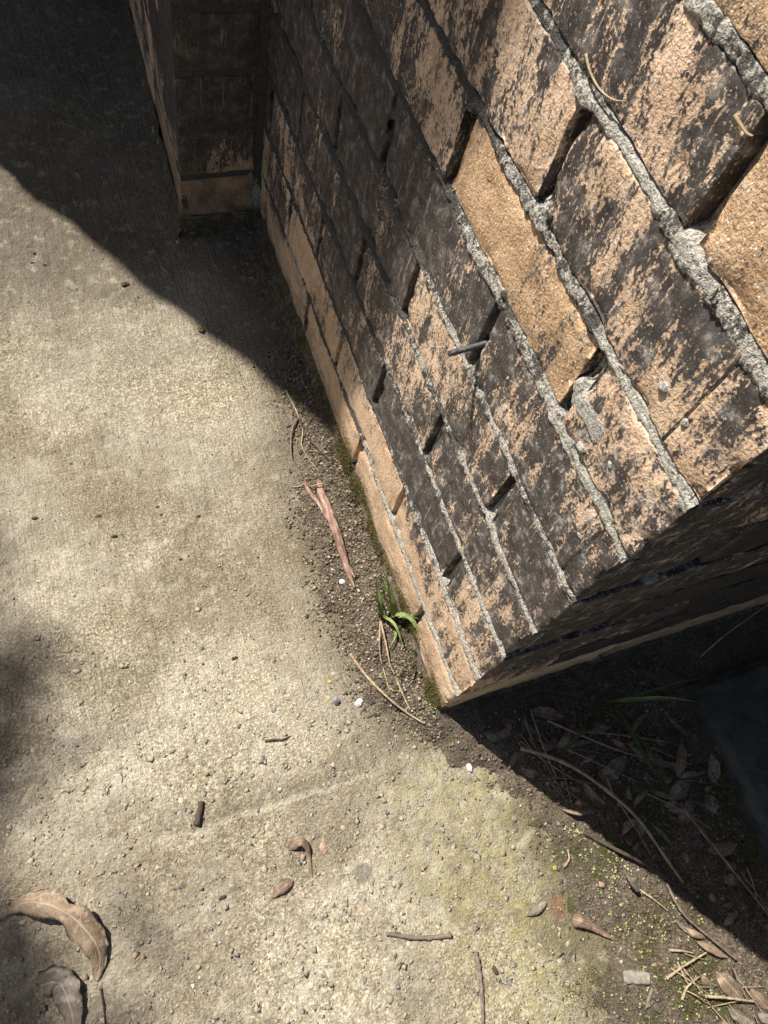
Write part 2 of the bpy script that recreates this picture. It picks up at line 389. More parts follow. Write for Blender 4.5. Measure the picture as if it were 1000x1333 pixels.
# ------------------------------------------------------------------ bricks
ZK = np.array([4, .7, 0, -1.1, -1.1, -4.1, 1, -2.1, 4.4, -2] + [0] * 10) / 1000 + np.arange(20) * .086
NC = 16
def lin(h, r, step):
    n = max(2, int(round((2 * h - 2 * r) / step)))
    return np.concatenate([[-h, -h + r * .45], np.linspace(-h + r, h - r, n + 1), [h - r * .45, h]])
def brick(x0, x1, y0, y1, z0, z1, parent, coating=.5, raw=0., dust=.3, grime_shade=0., step=.0045, shear=None, proud=0., tilt=0., groove=None, seed=0, r=.0019, worn=0.):
    c = np.array([(x0 + x1) / 2, (y0 + y1) / 2, (z0 + z1) / 2]); h = np.array([x1 - x0, y1 - y0, z1 - z0]) / 2
    ax = [lin(h[0], r, step if x1 - x0 > .2 else step * 2.2), lin(h[1], r, step), lin(h[2], r, step)]
    if groove is not None: ax[1] = np.sort(np.concatenate([ax[1], groove - c[1] + np.array([-.0014, 0., .0014])]))
    n = [len(a) for a in ax]
    idx = -np.ones(n, int); surf = np.zeros(n, bool)
    surf[0] = surf[-1] = True; surf[:, 0] = surf[:, -1] = True; surf[:, :, 0] = surf[:, :, -1] = True
    ii = np.argwhere(surf); idx[tuple(ii.T)] = np.arange(len(ii))
    p = np.stack([ax[k][ii[:, k]] for k in range(3)], -1)
    F = []
    for k in range(3):
        a, b = [q for q in range(3) if q != k]
        for side in (0, n[k] - 1):
            sl = np.take(idx, side, axis=k)
            q = np.stack([sl[:-1, :-1], sl[1:, :-1], sl[1:, 1:], sl[:-1, 1:]], -1).reshape(-1, 4)
            if (side == 0) != (k == 1): q = q[:, ::-1]
            F.append(q)
    F = np.concatenate(F)
    inner = np.clip(p, -(h - r), h - r); d = p - inner; L = np.linalg.norm(d, axis=1, keepdims=True) + 1e-9
    nrm = d / L
    edge = np.clip(1 - np.max(np.abs(d), axis=1) / (L[:, 0]) , 0, 1) * 3.4 ; edge = np.clip(edge, 0, 1)
    p2 = inner + nrm * r
    wp = p2 + c + seed * 1.7
    disp = fbm(wp, 28, 2, 2) * .0006 + fbm(wp, 130, 2, 8) * .0005
    near = np.sort(np.abs(h - np.abs(inner)), axis=1)[:, 1]      # distance to the second nearest face
    disp -= (np.clip(fbm(wp, 60, 3, 13) - .05, 0, 1) * .0045 + np.clip(fbm(wp, 26, 3, 33) - .22, 0, .35) * .010) * sstep(.014, .001, near)
    if worn: disp -= worn * (sstep(.016, .0, near) * .0028 + np.clip(fbm(wp, 34, 3, 51), 0, 1) * .0022)
    disp -= np.clip(fbm(wp, 70, 2, 19) - .42, 0, 1) * .006
    corner = sstep(.016, .002, np.abs(wp[:, 1] - 0)) * sstep(.016, .002, np.abs(wp[:, 0]))
    disp -= corner * np.clip(fbm(wp, 48, 3, 91) + .1, 0, 1) * .005
    disp = np.clip(disp, -.0030, .002)
    p2 = p2 + nrm * disp[:, None]
    if groove is not None:
        g = (np.abs(p2[:, 1] + c[1] - groove) < .0007) & (nrm[:, 0] < -.7); p2[g, 0] += .0022
    p2[:, 0] -= proud + tilt * p2[:, 2]
    V = p2 + c
    if shear: V[:, 0] += shear * (V[:, 1] - .86)
    o = mesh('brick', V, F, M_BRICK, parent, loc=tuple(c))
    o['coating'] = float(coating); o['raw_clay'] = float(raw); o['dust'] = float(dust); o['grime_shade'] = float(grime_shade)
    return o

wall = empty('brick_wall', (0, 0, 0))
tag(wall, 'clay brick wall with flaking black coating, its sunlit corner standing on soil', 'wall')
DY = {(1, 1): .006, (1, 2): .009, (2, 0): .004, (2, 1): .004, (3, 0): .001, (3, 1): .003, (5, 0): .004, (5, 1): .001, (6, 0): -.006, (7, 0): .004, (7, 1): -.002, (9, 0): .003}
COAT = {(1, 0): .05, (1, 1): .0, (1, 2): 0, (2, 0): .40, (2, 1): .12, (2, 2): .3, (3, 0): .60, (3, 1): .86, (3, 2): .62, (4, 0): .66, (4, 1): .55, (4, 2): .72,
        (5, 0): .66, (5, 1): .52, (5, 2): .9, (6, 0): .60, (6, 1): .82, (6, 2): .82, (6, 3): .9, (7, 0): .52, (7, 1): .14, (7, 2): .50, (7, 3): .85, (5, 3): .85, (4, 3): .8, (3, 3): .6,
        (8, 0): .46, (8, 1): .40, (8, 2): .62, (8, 3): .85, (9, 0): .10, (9, 1): .55, (9, 2): .6, (9, 3): .75, (10, 0): .1, (10, 1): .55, (11, 0): .4}
RAW = {(7, 1): 1, (9, 0): .95, (10, 0): .8, (1, 0): .25, (1, 1): .35, (1, 2): .6, (2, 0): .3, (2, 1): .4, (2, 2): .55, (1, 3): .7}
DUST = {(5, 0): .7, (6, 0): .7, (7, 0): .9, (7, 1): 0, (8, 0): .45, (3, 0): .5, (4, 0): .5}
L = .86
perps = {}
for k in range(1, NC + 1):
    z0 = ZK[k - 1] + .0040; z1 = ZK[k] - .0040
    cuts = [.115, .355, .595, .835] if k % 2 else [.235, .475, .715]
    cuts = [c + DY.get((k, i), rng.uniform(-.002, .002)) for i, c in enumerate(cuts)]
    perps[k] = cuts
    ed = [rng.uniform(-.0022, .0030)] + cuts + [L + .004]      # corner bricks are a little out of line
    for i in range(len(ed) - 1):
        y0 = ed[i] + (.0048 if i else 0); y1 = ed[i + 1] - .0048
        dep = (.23 if k % 2 else .11) if i == 0 else .11
        vis = k <= 10
        ob = brick(0, dep, y0, y1, z0, z1, wall, COAT.get((k, i), rng.uniform(.4, .7)), RAW.get((k, i), rng.uniform(0, .3)), DUST.get((k, i), .3), 0.,
              .0045 if vis and not (dep > .2 and False) else .018, proud=rng.uniform(-.0004, .0009), tilt=rng.uniform(-.005, .005),
              groove={(8, 0): .045, (6, 0): .028}.get((k, i)), seed=0, r=.0026 if (k, i) in ((7, 1), (9, 0), (10, 0)) else .0019, worn=.5 if (k, i) in ((7, 1), (9, 0), (10, 0)) else 0.)
        if (k, i) in ((7, 1), (9, 0)): ob['label'] = {7: 'bare orange brick beside coated ones, below the open joints', 9: 'bare orange brick at the upper corner of the wall'}[k]
for k in range(1, NC + 1):
    z0 = ZK[k - 1] + .0048; z1 = ZK[k] - .0048
    ed = [.235, .475, .715, .955] if k % 2 else [.115, .355, .595, .835, .955]
    for i in range(len(ed) - 1):
        brick(ed[i] + .0048, ed[i + 1] - .0048, 0, .11, z0, z1, wall, {1: .1, 2: .95, 3: 1.15}.get(k, rng.uniform(1.1, 1.3)), .6, .1, .6 if k > 1 else .25, .009 if k < 7 else .02)  # heavy coating and grime here also colour in the shade of this side
# mortar of the front face: one sheet that dips into the upright joints and swells out of the level ones
ya = np.concatenate([np.arange(.0012, L + .003, .0024)]); za = np.concatenate([np.arange(-.075, .90, .0018), np.arange(.905, NC * .086, .006)])
YY, ZZ = np.meshgrid(ya, za, indexing='ij'); yf, zf = YY.ravel(), ZZ.ravel()
P = np.stack([0 * yf, yf, zf], -1)
zw = zf + fbm(P, 9, 2, 4) * .0012
kk = np.clip(np.searchsorted(ZK[:NC + 1], zw), 1, NC)         # course index at this height
db = np.minimum(np.abs(zw - ZK[kk - 1]), np.abs(zw - ZK[np.minimum(kk, NC)]))
dp = np.full(len(yf), 1.)
for k, cs in perps.items():
    s = kk == k
    for c in cs: dp[s] = np.minimum(dp[s], np.abs(yf[s] - c))
lf = fbm(P, 16, 3, 61)
hw = .0050 + .0022 * np.clip(lf + .1, -1, 1) + fbm(P, 110, 2, 63) * .0022
lf2 = fbm(P, 24, 3, 85)
up = zw - ZK[kk - 1]; dn = ZK[np.minimum(kk, NC)] - zw
bed_up = sstep(hw + .0014, hw - .0010, up)                                     # under the brick above: a clean recessed edge
hwl = hw + .001 + .0055 * np.clip(lf2 + .15 + .3 * sstep(.4, .1, yf), 0, 1)      # over the brick below: smeared and ragged
bed_dn = sstep(hwl + .0012, hwl - .0020, dn)
bed = np.maximum(bed_up, bed_dn)
swell = np.clip(lf2 + .15, 0, 1)
depth = .018 - bed * np.where(bed_dn >= bed_up, .0179 + .0008 * swell, .0164)
depth -= sstep(.0075, .004, dp) * (1 - bed) * (.0060 + .0085 * np.clip(fbm(P, 7, 2, 67) + .12 + .5 * sstep(.3, .6, yf), 0, 1))
# smears of mortar over the brick faces
for (u, v, ry, rz, th) in ((712, 272, .016, .010, .003), (766, 532, .034, .020, .0024), (890, 320, .020, .012, .0035), (905, 340, .014, .010, .0035), (870, 290, .02, .008, .003),
                           (760, 128, .012, .007, .003), (720, 545, .016, .007, .0025), (755, 700, .016, .008, .002), (612, 138, .010, .007, .002), (700, 285, .02, .008, .003), (930, 20, .03, .012, .003), (620, 480, .012, .010, .0015), (655, 380, .01, .006, .0015)):
    c = at_wall(u, v)
    q = 1 - ((yf - c[1]) / ry) ** 2 - ((zf - c[2]) / rz) ** 2 + fbm(P, 60, 3, 5) * .9
    s = sstep(-.25, 1.0, q)
    depth = depth * (1 - s) + np.minimum(depth, -th * .55) * s
depth += (fbm(P, 150, 2, 43) * .0006 + fbm(P, 330, 1, 44) * .0013) * (.4 + bed)
skirt = sstep(.006, -.004, zf); depth = depth * (1 - skirt) + (-.004 - .010 * sstep(0, -.03, zf) + fbm(P, 30, 3, 3) * .004) * skirt
o = mesh('mortar', np.stack([depth, yf, zf], -1), grid_faces(len(ya), len(za)), M_MORTAR, wall); o['coating'] = .36
# mortar of the shaded end face
xa = np.arange(.002, .95, .007); za2 = np.arange(-.075, NC * .086, .007)
XX, ZZ = np.meshgrid(xa, za2, indexing='ij'); xf, zf = XX.ravel(), ZZ.ravel(); P = np.stack([xf, 0 * xf, zf], -1)
dpt = .008 + fbm(P, 60, 3, 3) * .003; dpt = np.where(zf < .004, -.003 + fbm(P, 30, 2, 3) * .004, dpt)
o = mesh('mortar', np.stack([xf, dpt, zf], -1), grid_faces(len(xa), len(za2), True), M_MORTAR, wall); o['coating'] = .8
def box(name, a, b, m, parent=None):
    (x0, y0, z0), (x1, y1, z1) = a, b
    V = [(x0, y0, z0), (x1, y0, z0), (x1, y1, z0), (x0, y1, z0), (x0, y0, z1), (x1, y0, z1), (x1, y1, z1), (x0, y1, z1)]
    return mesh(name, V, [(0, 3, 2, 1), (4, 5, 6, 7), (0, 1, 5, 4), (1, 2, 6, 5), (2, 3, 7, 6), (3, 0, 4, 7)], m, parent, False)
o = box('core', (.026, .026, -.12), (.945, 1.68, NC * .086 - .012), M_MORTAR, wall); o['coating'] = .5
# capping course laid on edge
for i in range(11):
    o = brick(-.012, .22, .005 + i * .086, .081 + i * .086, NC * .086 + .004, NC * .086 + .114, wall, .6, .2, .3, 0, .02); o.name = 'capping_brick'
# lumps of mortar stuck to the faces
def lump(u, v, r, th):
    c = at_wall(u, v); n1, n2 = 14, 7; V = []; F = []
    for a in range(n2):
        for b in range(n1):
            ph = a / (n2 - 1) * 1.5; q = b / n1 * 2 * math.pi; rr = math.sin(ph)
            V.append((-th * math.cos(ph) + .002, rr * math.cos(q) * r, rr * math.sin(q) * r))
    V = np.array(V); V = V * (1 + .35 * fbm(V + c, 150, 3, 9))[:, None] + c
    for a in range(n2 - 1):
        for b in range(n1): F.append((a * n1 + b, a * n1 + (b + 1) % n1, (a + 1) * n1 + (b + 1) % n1, (a + 1) * n1 + b))
    o = mesh('mortar_lump', V, F, M_MORTAR, wall, loc=tuple(c)); o['coating'] = .3
for q in ((865, 505, .0055, .0055), (708, 172, .0055, .002), (890, 552, .0035, .0035), (943, 545, .003, .0035), (758, 582, .0055, .005), (795, 605, .0045, .004), (925, 340, .003, .003), (811, 507, .002, .002)): lump(*q)

# ------------------------------------------------------------------ pier that steps forward at the far end of the wall
pier = empty('brick_pier', (-.065, .86, 0))
tag(pier, 'narrow brick pier in deep shade, its blackened face stepping out of the wall', 'pier')
def unparent_fix(o): o.matrix_parent_inverse = Matrix.Translation(-pier.location)
for k in range(1, NC + 1):
    z0 = ZK[k - 1] + .005; z1 = ZK[k] - .005
    ed = [0, .235, .475, .715] if k % 2 else [0, .115, .355, .595, .715]
    for i in range(len(ed) - 1):
        a = .86 + ed[i] + (.005 if i else 0); b = .86 + ed[i + 1] - .005
        fr = i == 0
        co = ({1: .25, 2: .70, 3: .85}.get(k, rng.uniform(.82, 1.0)) if fr else rng.uniform(.42, .6))
        o = brick(-.127, -.012 if fr else -.017, a, b, z0, z1, pier, co, .35, .1, (.62 if k == 1 else .35) if fr else 0., .005 if k < 7 else .02, shear=.046, proud=rng.uniform(-.001, .001)); unparent_fix(o)
o = box('mortar', (-.1258, .8612, -.1), (.02, 1.58, NC * .086), M_MORTAR, pier)
for v_ in o.data.vertices: v_.co.x += .046 * (v_.co.y - .86)
o['coating'] = .9; unparent_fix(o)
# rough cement foot of the pier
xa = np.linspace(-.132, .0, 45); za = np.linspace(-.06, .012, 22)
XX, ZZ = np.meshgrid(xa, za, indexing='ij'); xf, zf = XX.ravel(), ZZ.ravel(); P = np.stack([xf, 0 * xf, zf], -1)
yy = .86 - .002 - .010 * sstep(.01, -.03, zf) + fbm(P, 40, 3, 5) * .005
o = mesh('cement_foot', np.stack([xf, yy, zf], -1), grid_faces(45, 22, True), M_MORTAR, pier); o['coating'] = .0; unparent_fix(o)
ya = np.linspace(.852, 1.56, 120); YY, ZZ = np.meshgrid(ya, za, indexing='ij'); yf, zf = YY.ravel(), ZZ.ravel(); P = np.stack([0 * yf, yf, zf], -1)
xx = -.127 + .046 * (yf - .86) - .002 - .008 * sstep(.01, -.03, zf) + fbm(P, 40, 3, 5) * .004
o = mesh('cement_foot', np.stack([xx, yf, zf], -1), grid_faces(120, 22), M_MORTAR, pier); o['coating'] = .5; unparent_fix(o)

# ------------------------------------------------------------------ tall rendered house wall beyond the pier, whose end throws the long shadow
M_RENDER = plain_material('grey_render', (.30, .28, .25), (.22, .205, .18), 30, .9)
EX, EZ = [], []
for q in ((-.384, 1.042, -.025), (-.013, .45, -.025), (0, .389, .253), (0, .379, .441), (0, .342, .594), (0, .318, .695), (0, .27, .9)):
    t_ = (1.7 - q[1]) / -SUN[1]; EX.append(q[0] - SUN[0] * t_); EZ.append(q[2] - SUN[2] * t_)
zs = np.concatenate([np.linspace(-.13, 4.6, 96)]); V = []; F = []
for z in zs:
    xe = np.interp(z, EZ, EX)
    xe += .004 * math.sin(z * 14 + 1.2 * math.sin(z * 5)) + .004 * math.sin(z * 33 + 1)
    V += [(xe, 1.7, z), (2.5, 1.7, z), (2.5, 1.96, z), (xe + .03, 1.96, z)]
for i in range(len(zs) - 1):
    for j in range(4): a = i * 4 + j; b = i * 4 + (j + 1) % 4; F.append((a, b, b + 4, a + 4))
F += [(3, 2, 1, 0), tuple(len(V) - 4 + j for j in range(4))]
hw_ = empty('house_wall', (0, 1.83, 0))
o = mesh('render', V, F, M_RENDER, hw_, False); o.matrix_parent_inverse = Matrix.Translation(-hw_.location)
o = box('coping', (-1.08, 1.66, 4.6), (2.56, 2.0, 4.68), M_RENDER, hw_); o.matrix_parent_inverse = Matrix.Translation(-hw_.location)
tag(hw_, 'tall grey rendered house wall with an uneven end, past the brick pier', 'wall')

# ------------------------------------------------------------------ gum tree beside the path (its crown throws the soft shade on the path's edge)
def tube(pts, radii, n=7, caps=True, jit=0., seed=0, flat=0.):
    pts = np.asarray(pts, float); V = []; F = []; m = len(pts)
    T = np.gradient(pts, axis=0); T /= np.linalg.norm(T, axis=1, keepdims=True) + 1e-12
    up = np.array([0, 0, 1.]) if abs(T[0][2]) < .9 else np.array([1., 0, 0])
    for i in range(m):
        s = np.cross(T[i], up); s /= np.linalg.norm(s) + 1e-9; w = np.cross(s, T[i])
        for j in range(n):
            a = 2 * math.pi * j / n; rr = radii[i] * (1 + flat * math.cos(2 * a + i * .05) + .4 * flat * math.cos(5 * a - i * .08)) * (1 + jit * _h(np.int64(i), np.int64(j), np.int64(seed), 5))
            V.append(pts[i] + rr * (math.cos(a) * s + math.sin(a) * w))
    for i in range(m - 1):
        for j in range(n): F.append((i * n + j, i * n + (j + 1) % n, (i + 1) * n + (j + 1) % n, (i + 1) * n + j))
    if caps:
        F.append(tuple(range(n))[::-1]); F.append(tuple((m - 1) * n + j for j in range(n)))
    return np.array(V), F
def smooth_path(P, n):
    P = np.asarray(P, float); t = np.linspace(0, len(P) - 1, n); out = []
    for x in t:
        i = min(int(x), len(P) - 2); f = x - i
        p0 = P[max(i - 1, 0)]; p1 = P[i]; p2 = P[i + 1]; p3 = P[min(i + 2, len(P) - 1)]
        out.append(.5 * (2 * p1 + (p2 - p0) * f + (2 * p0 - 5 * p1 + 4 * p2 - p3) * f * f + (3 * p1 - p0 - 3 * p2 + p3) * f ** 3))
    return np.array(out)
M_TRUNK = plain_material('gum_trunk', (.34, .30, .25), (.22, .18, .14), 12)
M_CROWN = island_mat('gum_leaves', [(0, (.04, .06, .02)), (.6, (.07, .10, .035)), (1, (.11, .13, .05))])
tree = empty('gum_tree', (-4.3, 3.6, -.1))
tag(tree, 'gum tree with a loose drooping crown standing beside the path', 'tree')
V, F = tube(smooth_path([(-4.3, 3.6, -.15), (-4.2, 3.55, 2), (-4.35, 3.5, 4), (-4.2, 3.5, 7)], 24), np.linspace(.20, .05, 24), 12, True, .12)
o = mesh('trunk', V, F, M_TRUNK, tree); o.matrix_parent_inverse = Matrix.Translation(-tree.location)
for e in ((-3.1, 3.0, 5.6), (-2.7, 2.6, 5.2), (-5.4, 4.2, 6.2), (-4.0, 4.8, 6.6), (-3.4, 2.4, 6.2), (-4.8, 2.6, 6.0)):
    V, F = tube(smooth_path([(-4.25, 3.52, 3.4), (np.array(e) + (-4.25, 3.52, 3.9)) / 2, e], 12), np.linspace(.06, .012, 12), 7, True, .1)
    o = mesh('limb', V, F, M_TRUNK, tree); o.matrix_parent_inverse = Matrix.Translation(-tree.location)
cl = []; tries = 0
LR = np.random.default_rng(3)
while len(cl) < 4600 and tries < 60000:
    tries += 1
    if tries % 2: c = np.array([-4.0, 3.3, 6.0]) + LR.normal(size=3) * [.9, .8, .7]
    else: c = np.array([-3.0, 2.75, 5.2]) + LR.normal(size=3) * [.45, .35, .4]
    t = (c[2] - SLAB_Z) / -SUN[2]; s = c + SUN * t
    if s[0] < -.64 - LR.uniform(0, .06) and c[2] > 3.6: cl.append(c)
for (cx, cy, rr, k) in ((-.600, -.150, .112, 1300), (-.60, .17, .15, 330), (-.60, .02, .080, 160), (-.49, -.17, .11, 70), (-.50, .14, .11, 95), (-.53, .34, .08, 30)):      # low sprays of leaves at the crown's rim
    for _ in range(k):
        a = LR.uniform(0, 6.283); q = rr * math.sqrt(LR.uniform()); zc = LR.uniform(4.2, 5.6)
        cl.append(np.array([cx + q * math.cos(a), cy + q * math.sin(a), SLAB_Z]) - SUN * ((zc - SLAB_Z) / -SUN[2]))
cl = np.array(cl); Vs = []; Fs = []
a = LR.uniform(0, 2 * np.pi, len(cl)); ln = LR.uniform(.05, .085, len(cl))
dr = np.stack([np.cos(a) * .5, np.sin(a) * .5, -.85 + 0 * a], -1); sd_ = np.stack([-np.sin(a), np.cos(a), LR.uniform(-.5, .5, len(cl))], -1)
q0 = cl; q1 = cl + dr * ln[:, None] * .5 + sd_ * .011; q2 = cl + dr * ln[:, None]; q3 = cl + dr * ln[:, None] * .5 - sd_ * .011
V = np.stack([q0, q1, q2, q3], 1).reshape(-1, 3); F = np.arange(len(V)).reshape(-1, 4)
o = mesh('crown', V, F, M_CROWN, tree, False); o.matrix_parent_inverse = Matrix.Translation(-tree.location)

# ------------------------------------------------------------------ added shrub, out of view, blocking sky light over the litter beyond the wall
shrub = empty('sky_block_shrub', (1.35, -1.0, -.1)); tag(shrub, 'added unseen leafy shrub that blocks sky light above the litter past the wall', 'shrub')
SR = np.random.default_rng(5)
for e in ((.5, -.35, 1.5), (.8, -.9, 1.7), (1.3, -.3, 1.8), (1.0, -1.5, 1.6), (1.7, -1.1, 1.9), (.55, -.75, 1.35)):
    V, F = tube(smooth_path([(1.35, -1.0, -.15), (1.3 + (e[0] - 1.3) * .25, -1.0 + (e[1] + 1.0) * .2, .8), e], 14), np.linspace(.032, .006, 14), 7, True, .1)
    o = mesh('stem', V, F, M_TRUNK, shrub); o.matrix_parent_inverse = Matrix.Translation(-shrub.location)
c = SR.uniform([.30, -1.9, 1.12], [2.2, -.03, 2.1], (22000, 3))
k = (((c[:, 0] - 1.2) / 1.0) ** 2 + ((c[:, 1] + .95) / 1.0) ** 2 + ((c[:, 2] - 1.5) / .75) ** 2 + fbm(c, 3, 3, 5) * .5 < 1.15); c = c[k]
a = SR.uniform(0, 6.28, len(c)); ln = SR.uniform(.06, .11, len(c)); tl = SR.uniform(-.6, .3, len(c))
dr = np.stack([np.cos(a), np.sin(a), tl], -1); sd_ = np.stack([-np.sin(a), np.cos(a), SR.uniform(-.5, .5, len(c))], -1)
V = np.stack([c, c + dr * ln[:, None] * .5 + sd_ * .022, c + dr * ln[:, None], c + dr * ln[:, None] * .5 - sd_ * .022], 1).reshape(-1, 3)
o = mesh('crown', V, np.arange(len(V)).reshape(-1, 4), M_CROWN, shrub, False); o.matrix_parent_inverse = Matrix.Translation(-shrub.location)

# ------------------------------------------------------------------ concrete paver in the shade beyond the wall's end
def slab_block(name, x0, x1, y0, y1, z0, z1, m):
    n = 60; xs_ = np.linspace(0, 1, n); V = []; F = []
    A, B = np.meshgrid(xs_, xs_, indexing='ij'); px_ = x0 + (x1 - x0) * A.ravel(); py_ = y0 + (y1 - y0) * B.ravel()
    P = np.stack([px_, py_, 0 * px_], -1)
    e = np.minimum.reduce([px_ - x0, x1 - px_, py_ - y0, y1 - py_])
    zt = z1 - .006 * sstep(.01, 0, e) + fbm(P, 12, 3, 8) * .003 + fbm(P, 90, 2, 6) * .001
    px_ = px_ + np.where(e < .003, fbm(P, 25, 2, 4) * .004, 0)
    top = np.stack([px_, py_, zt], -1); bot = top.copy(); bot[:, 2] = z0
    V = np.concatenate([top, bot]); F = [tuple(q) for q in grid_faces(n, n)]
    N = n * n
    for i in range(n - 1):
        for (a, b) in ((i, i + 1), ((n - 1) * n + i, (n - 1) * n + i + 1), (i * n, (i + 1) * n), (i * n + n - 1, (i + 1) * n + n - 1)): F.append((a, b, N + b, N + a))
    return mesh(name, V, F, m, smooth=False)
M_PAVER = plain_material('dark_paver', (.085, .083, .07), (.05, .048, .04), 40, .9, .002)
o = slab_block('concrete_paver', .352, .95, -.66, -.072, -.06, .012, M_PAVER)
tag(o, 'dark grey concrete paver lying in shade among leaf litter', 'paver')

# ------------------------------------------------------------------ loose crumbs, stones, grit
OCT = np.array([(1, 0, 0), (-1, 0, 0), (0, 1, 0), (0, -1, 0), (0, 0, 1), (0, 0, -1)], float)
OF = np.array([(0, 2, 4), (2, 1, 4), (1, 3, 4), (3, 0, 4), (2, 0, 5), (1, 2, 5), (3, 1, 5), (0, 3, 5)])
def scatter_rocks(name, xy, size, z, m, flat=.7, seed=1):
    r = np.random.default_rng(seed); n = len(xy)
    S = size[:, None, None] * r.uniform(.6, 1.35, (n, 6, 3)) * np.array([1, 1, flat]); a = r.uniform(0, 6.28, n)
    V = OCT[None] * S + r.uniform(-.25, .25, (n, 6, 3)) * size[:, None, None]
    c, s = np.cos(a)[:, None], np.sin(a)[:, None]
    V = np.stack([V[..., 0] * c - V[..., 1] * s, V[..., 0] * s + V[..., 1] * c, V[..., 2]], -1)
    V += np.stack([xy[:, 0], xy[:, 1], z], -1)[:, None]
    F = (OF[None] + (np.arange(n) * 6)[:, None, None]).reshape(-1, 3)
    return mesh(name, V.reshape(-1, 3), F, m, smooth=False)
def gz(xy): return np.maximum(slab_h(xy[:, 0], xy[:, 1]), soil_h(xy[:, 0], xy[:, 1]))
xy = np.concatenate([nrng.uniform([-.16, -.03], [0, .60], (30000, 2)), nrng.uniform([-.06, -.55], [.34, -.02], (16000, 2)), nrng.uniform([-.13, .55], [-.0, .86], (2500, 2))])
e = xy[:, 0] - soil_edge(xy[:, 1]) + nrng.normal(0, .016, len(xy)) + fbm(np.c_[xy, 0 * xy[:, 0]], 22, 3, 9) * .02
xy = xy[(e > -.004) & ((xy[:, 1] < -.004) | (xy[:, 0] < -.006))]
sz = .0007 + .0022 * nrng.random(len(xy)) ** 3.2
o = scatter_rocks('soil_crumbs', xy, sz, gz(xy) + sz * .25, M_CRUMB, .75, 2)
tag(o, 'loose dark soil crumbs strewn along the foot of the wall', 'soil crumbs', kind='stuff')
xy = nrng.uniform([-.62, -.5], [.1, .35], (9000, 2)); xy = xy[(nrng.random(len(xy)) < sstep(.30, -.12, xy[:, 1] + .22 * xy[:, 0])) & (xy[:, 0] < soil_edge(xy[:, 1]) - .015)]
sz = .0016 + .0046 * nrng.random(len(xy)) ** 2.6
o = scatter_rocks('exposed_stones', xy, sz, slab_h(xy[:, 0], xy[:, 1]) - sz * .24 + .0002, M_STONE, .29, 3)
tag(o, 'small stones showing through the worn concrete surface', 'exposed stones', kind='stuff')
xy = nrng.uniform([-.62, -.5], [.1, 1.2], (3000, 2)); xy = xy[xy[:, 0] < soil_edge(xy[:, 1]) + .02]
sz = .0004 + .0012 * nrng.random(len(xy)) ** 3
o = scatter_rocks('grit', xy, sz, slab_h(xy[:, 0], xy[:, 1]) + sz * .4 + .0004, M_GRIT, .7, 4)
tag(o, 'fine grit scattered over the concrete path', 'grit', kind='stuff')

# moss on the foot of the wall and on the damp soil
M_MOSS = island_mat('moss', [(0, (.045, .035, .012)), (.5, (.095, .085, .025)), (1, (.16, .14, .045))], .9)
def blades(name, base, nrm, ln, w, m, seed=5):
    r = np.random.default_rng(seed); n = len(base)
    d = nrm + r.normal(0, .55, (n, 3)); d /= np.linalg.norm(d, axis=1, keepdims=True)
    s = np.cross(d, r.normal(size=(n, 3))); s /= np.linalg.norm(s, axis=1, keepdims=True)
    V = np.stack([base - s * w, base + s * w, base + d * ln[:, None]], 1).reshape(-1, 3)
    return mesh(name, V, np.arange(len(V)).reshape(-1, 3), m, smooth=False)
B = []; Nn = []
for (ylo, yhi, zc, n, w) in ((.005, .19, .008, 9000, .021), (.30, .43, .004, 4600, .020), (.19, .30, -.004, 2000, .012), (.43, .8, -.006, 1800, .010)):
    y = nrng.uniform(ylo, yhi, n); z = -.008 + np.abs(nrng.normal(0, w, n)) * (1 + 0 * y)
    k = (fbm(np.c_[0 * y, y, z], 40, 3, 7) > -.12) & (z < .055); y, z = y[k], z[k]
    B.append(np.c_[-.003 - .010 * sstep(.01, -.02, z), y, z]); Nn.append(np.tile([-1., 0, .5], (len(y), 1)))
for (ylo, yhi, n, w) in ((.005, .19, 5200, .014), (.29, .43, 2400, .010)):
    y = nrng.uniform(ylo, yhi, n); x = -.008 - np.abs(nrng.normal(0, w, n)); k = fbm(np.c_[x, y, 0 * y], 45, 3, 8) > -.02; p = np.c_[x[k], y[k], 0 * y[k]]; p[:, 2] = gz(p[:, :2]); B.append(p); Nn.append(np.tile([-.2, 0, 1.], (len(p), 1)))
for (u, v, ru, rv, n) in ((850, 1215, 55, 60, 3600), (775, 1110, 45, 35, 1500), (780, 1290, 60, 40, 1800), (905, 1300, 40, 30, 900)):
    p = np.array([at_z(u + a[0] * ru, v + a[1] * rv, SLAB_Z) for a in nrng.normal(0, .5, (n, 2))]); p[:, 2] = gz(p[:, :2]); B.append(p); Nn.append(np.tile([0, 0, 1.], (n, 1)))
B = np.concatenate(B); Nn = np.concatenate(Nn)
k = fbm(B, 35, 3, 12) > -.15; k |= B[:, 1] > 0; B, Nn = B[k], Nn[k]
o = blades('moss', B, Nn, nrng.uniform(.0015, .0042, len(B)), .00055, M_MOSS)
tag(o, 'short olive moss clinging to the wall foot and damp soil', 'moss', kind='stuff')
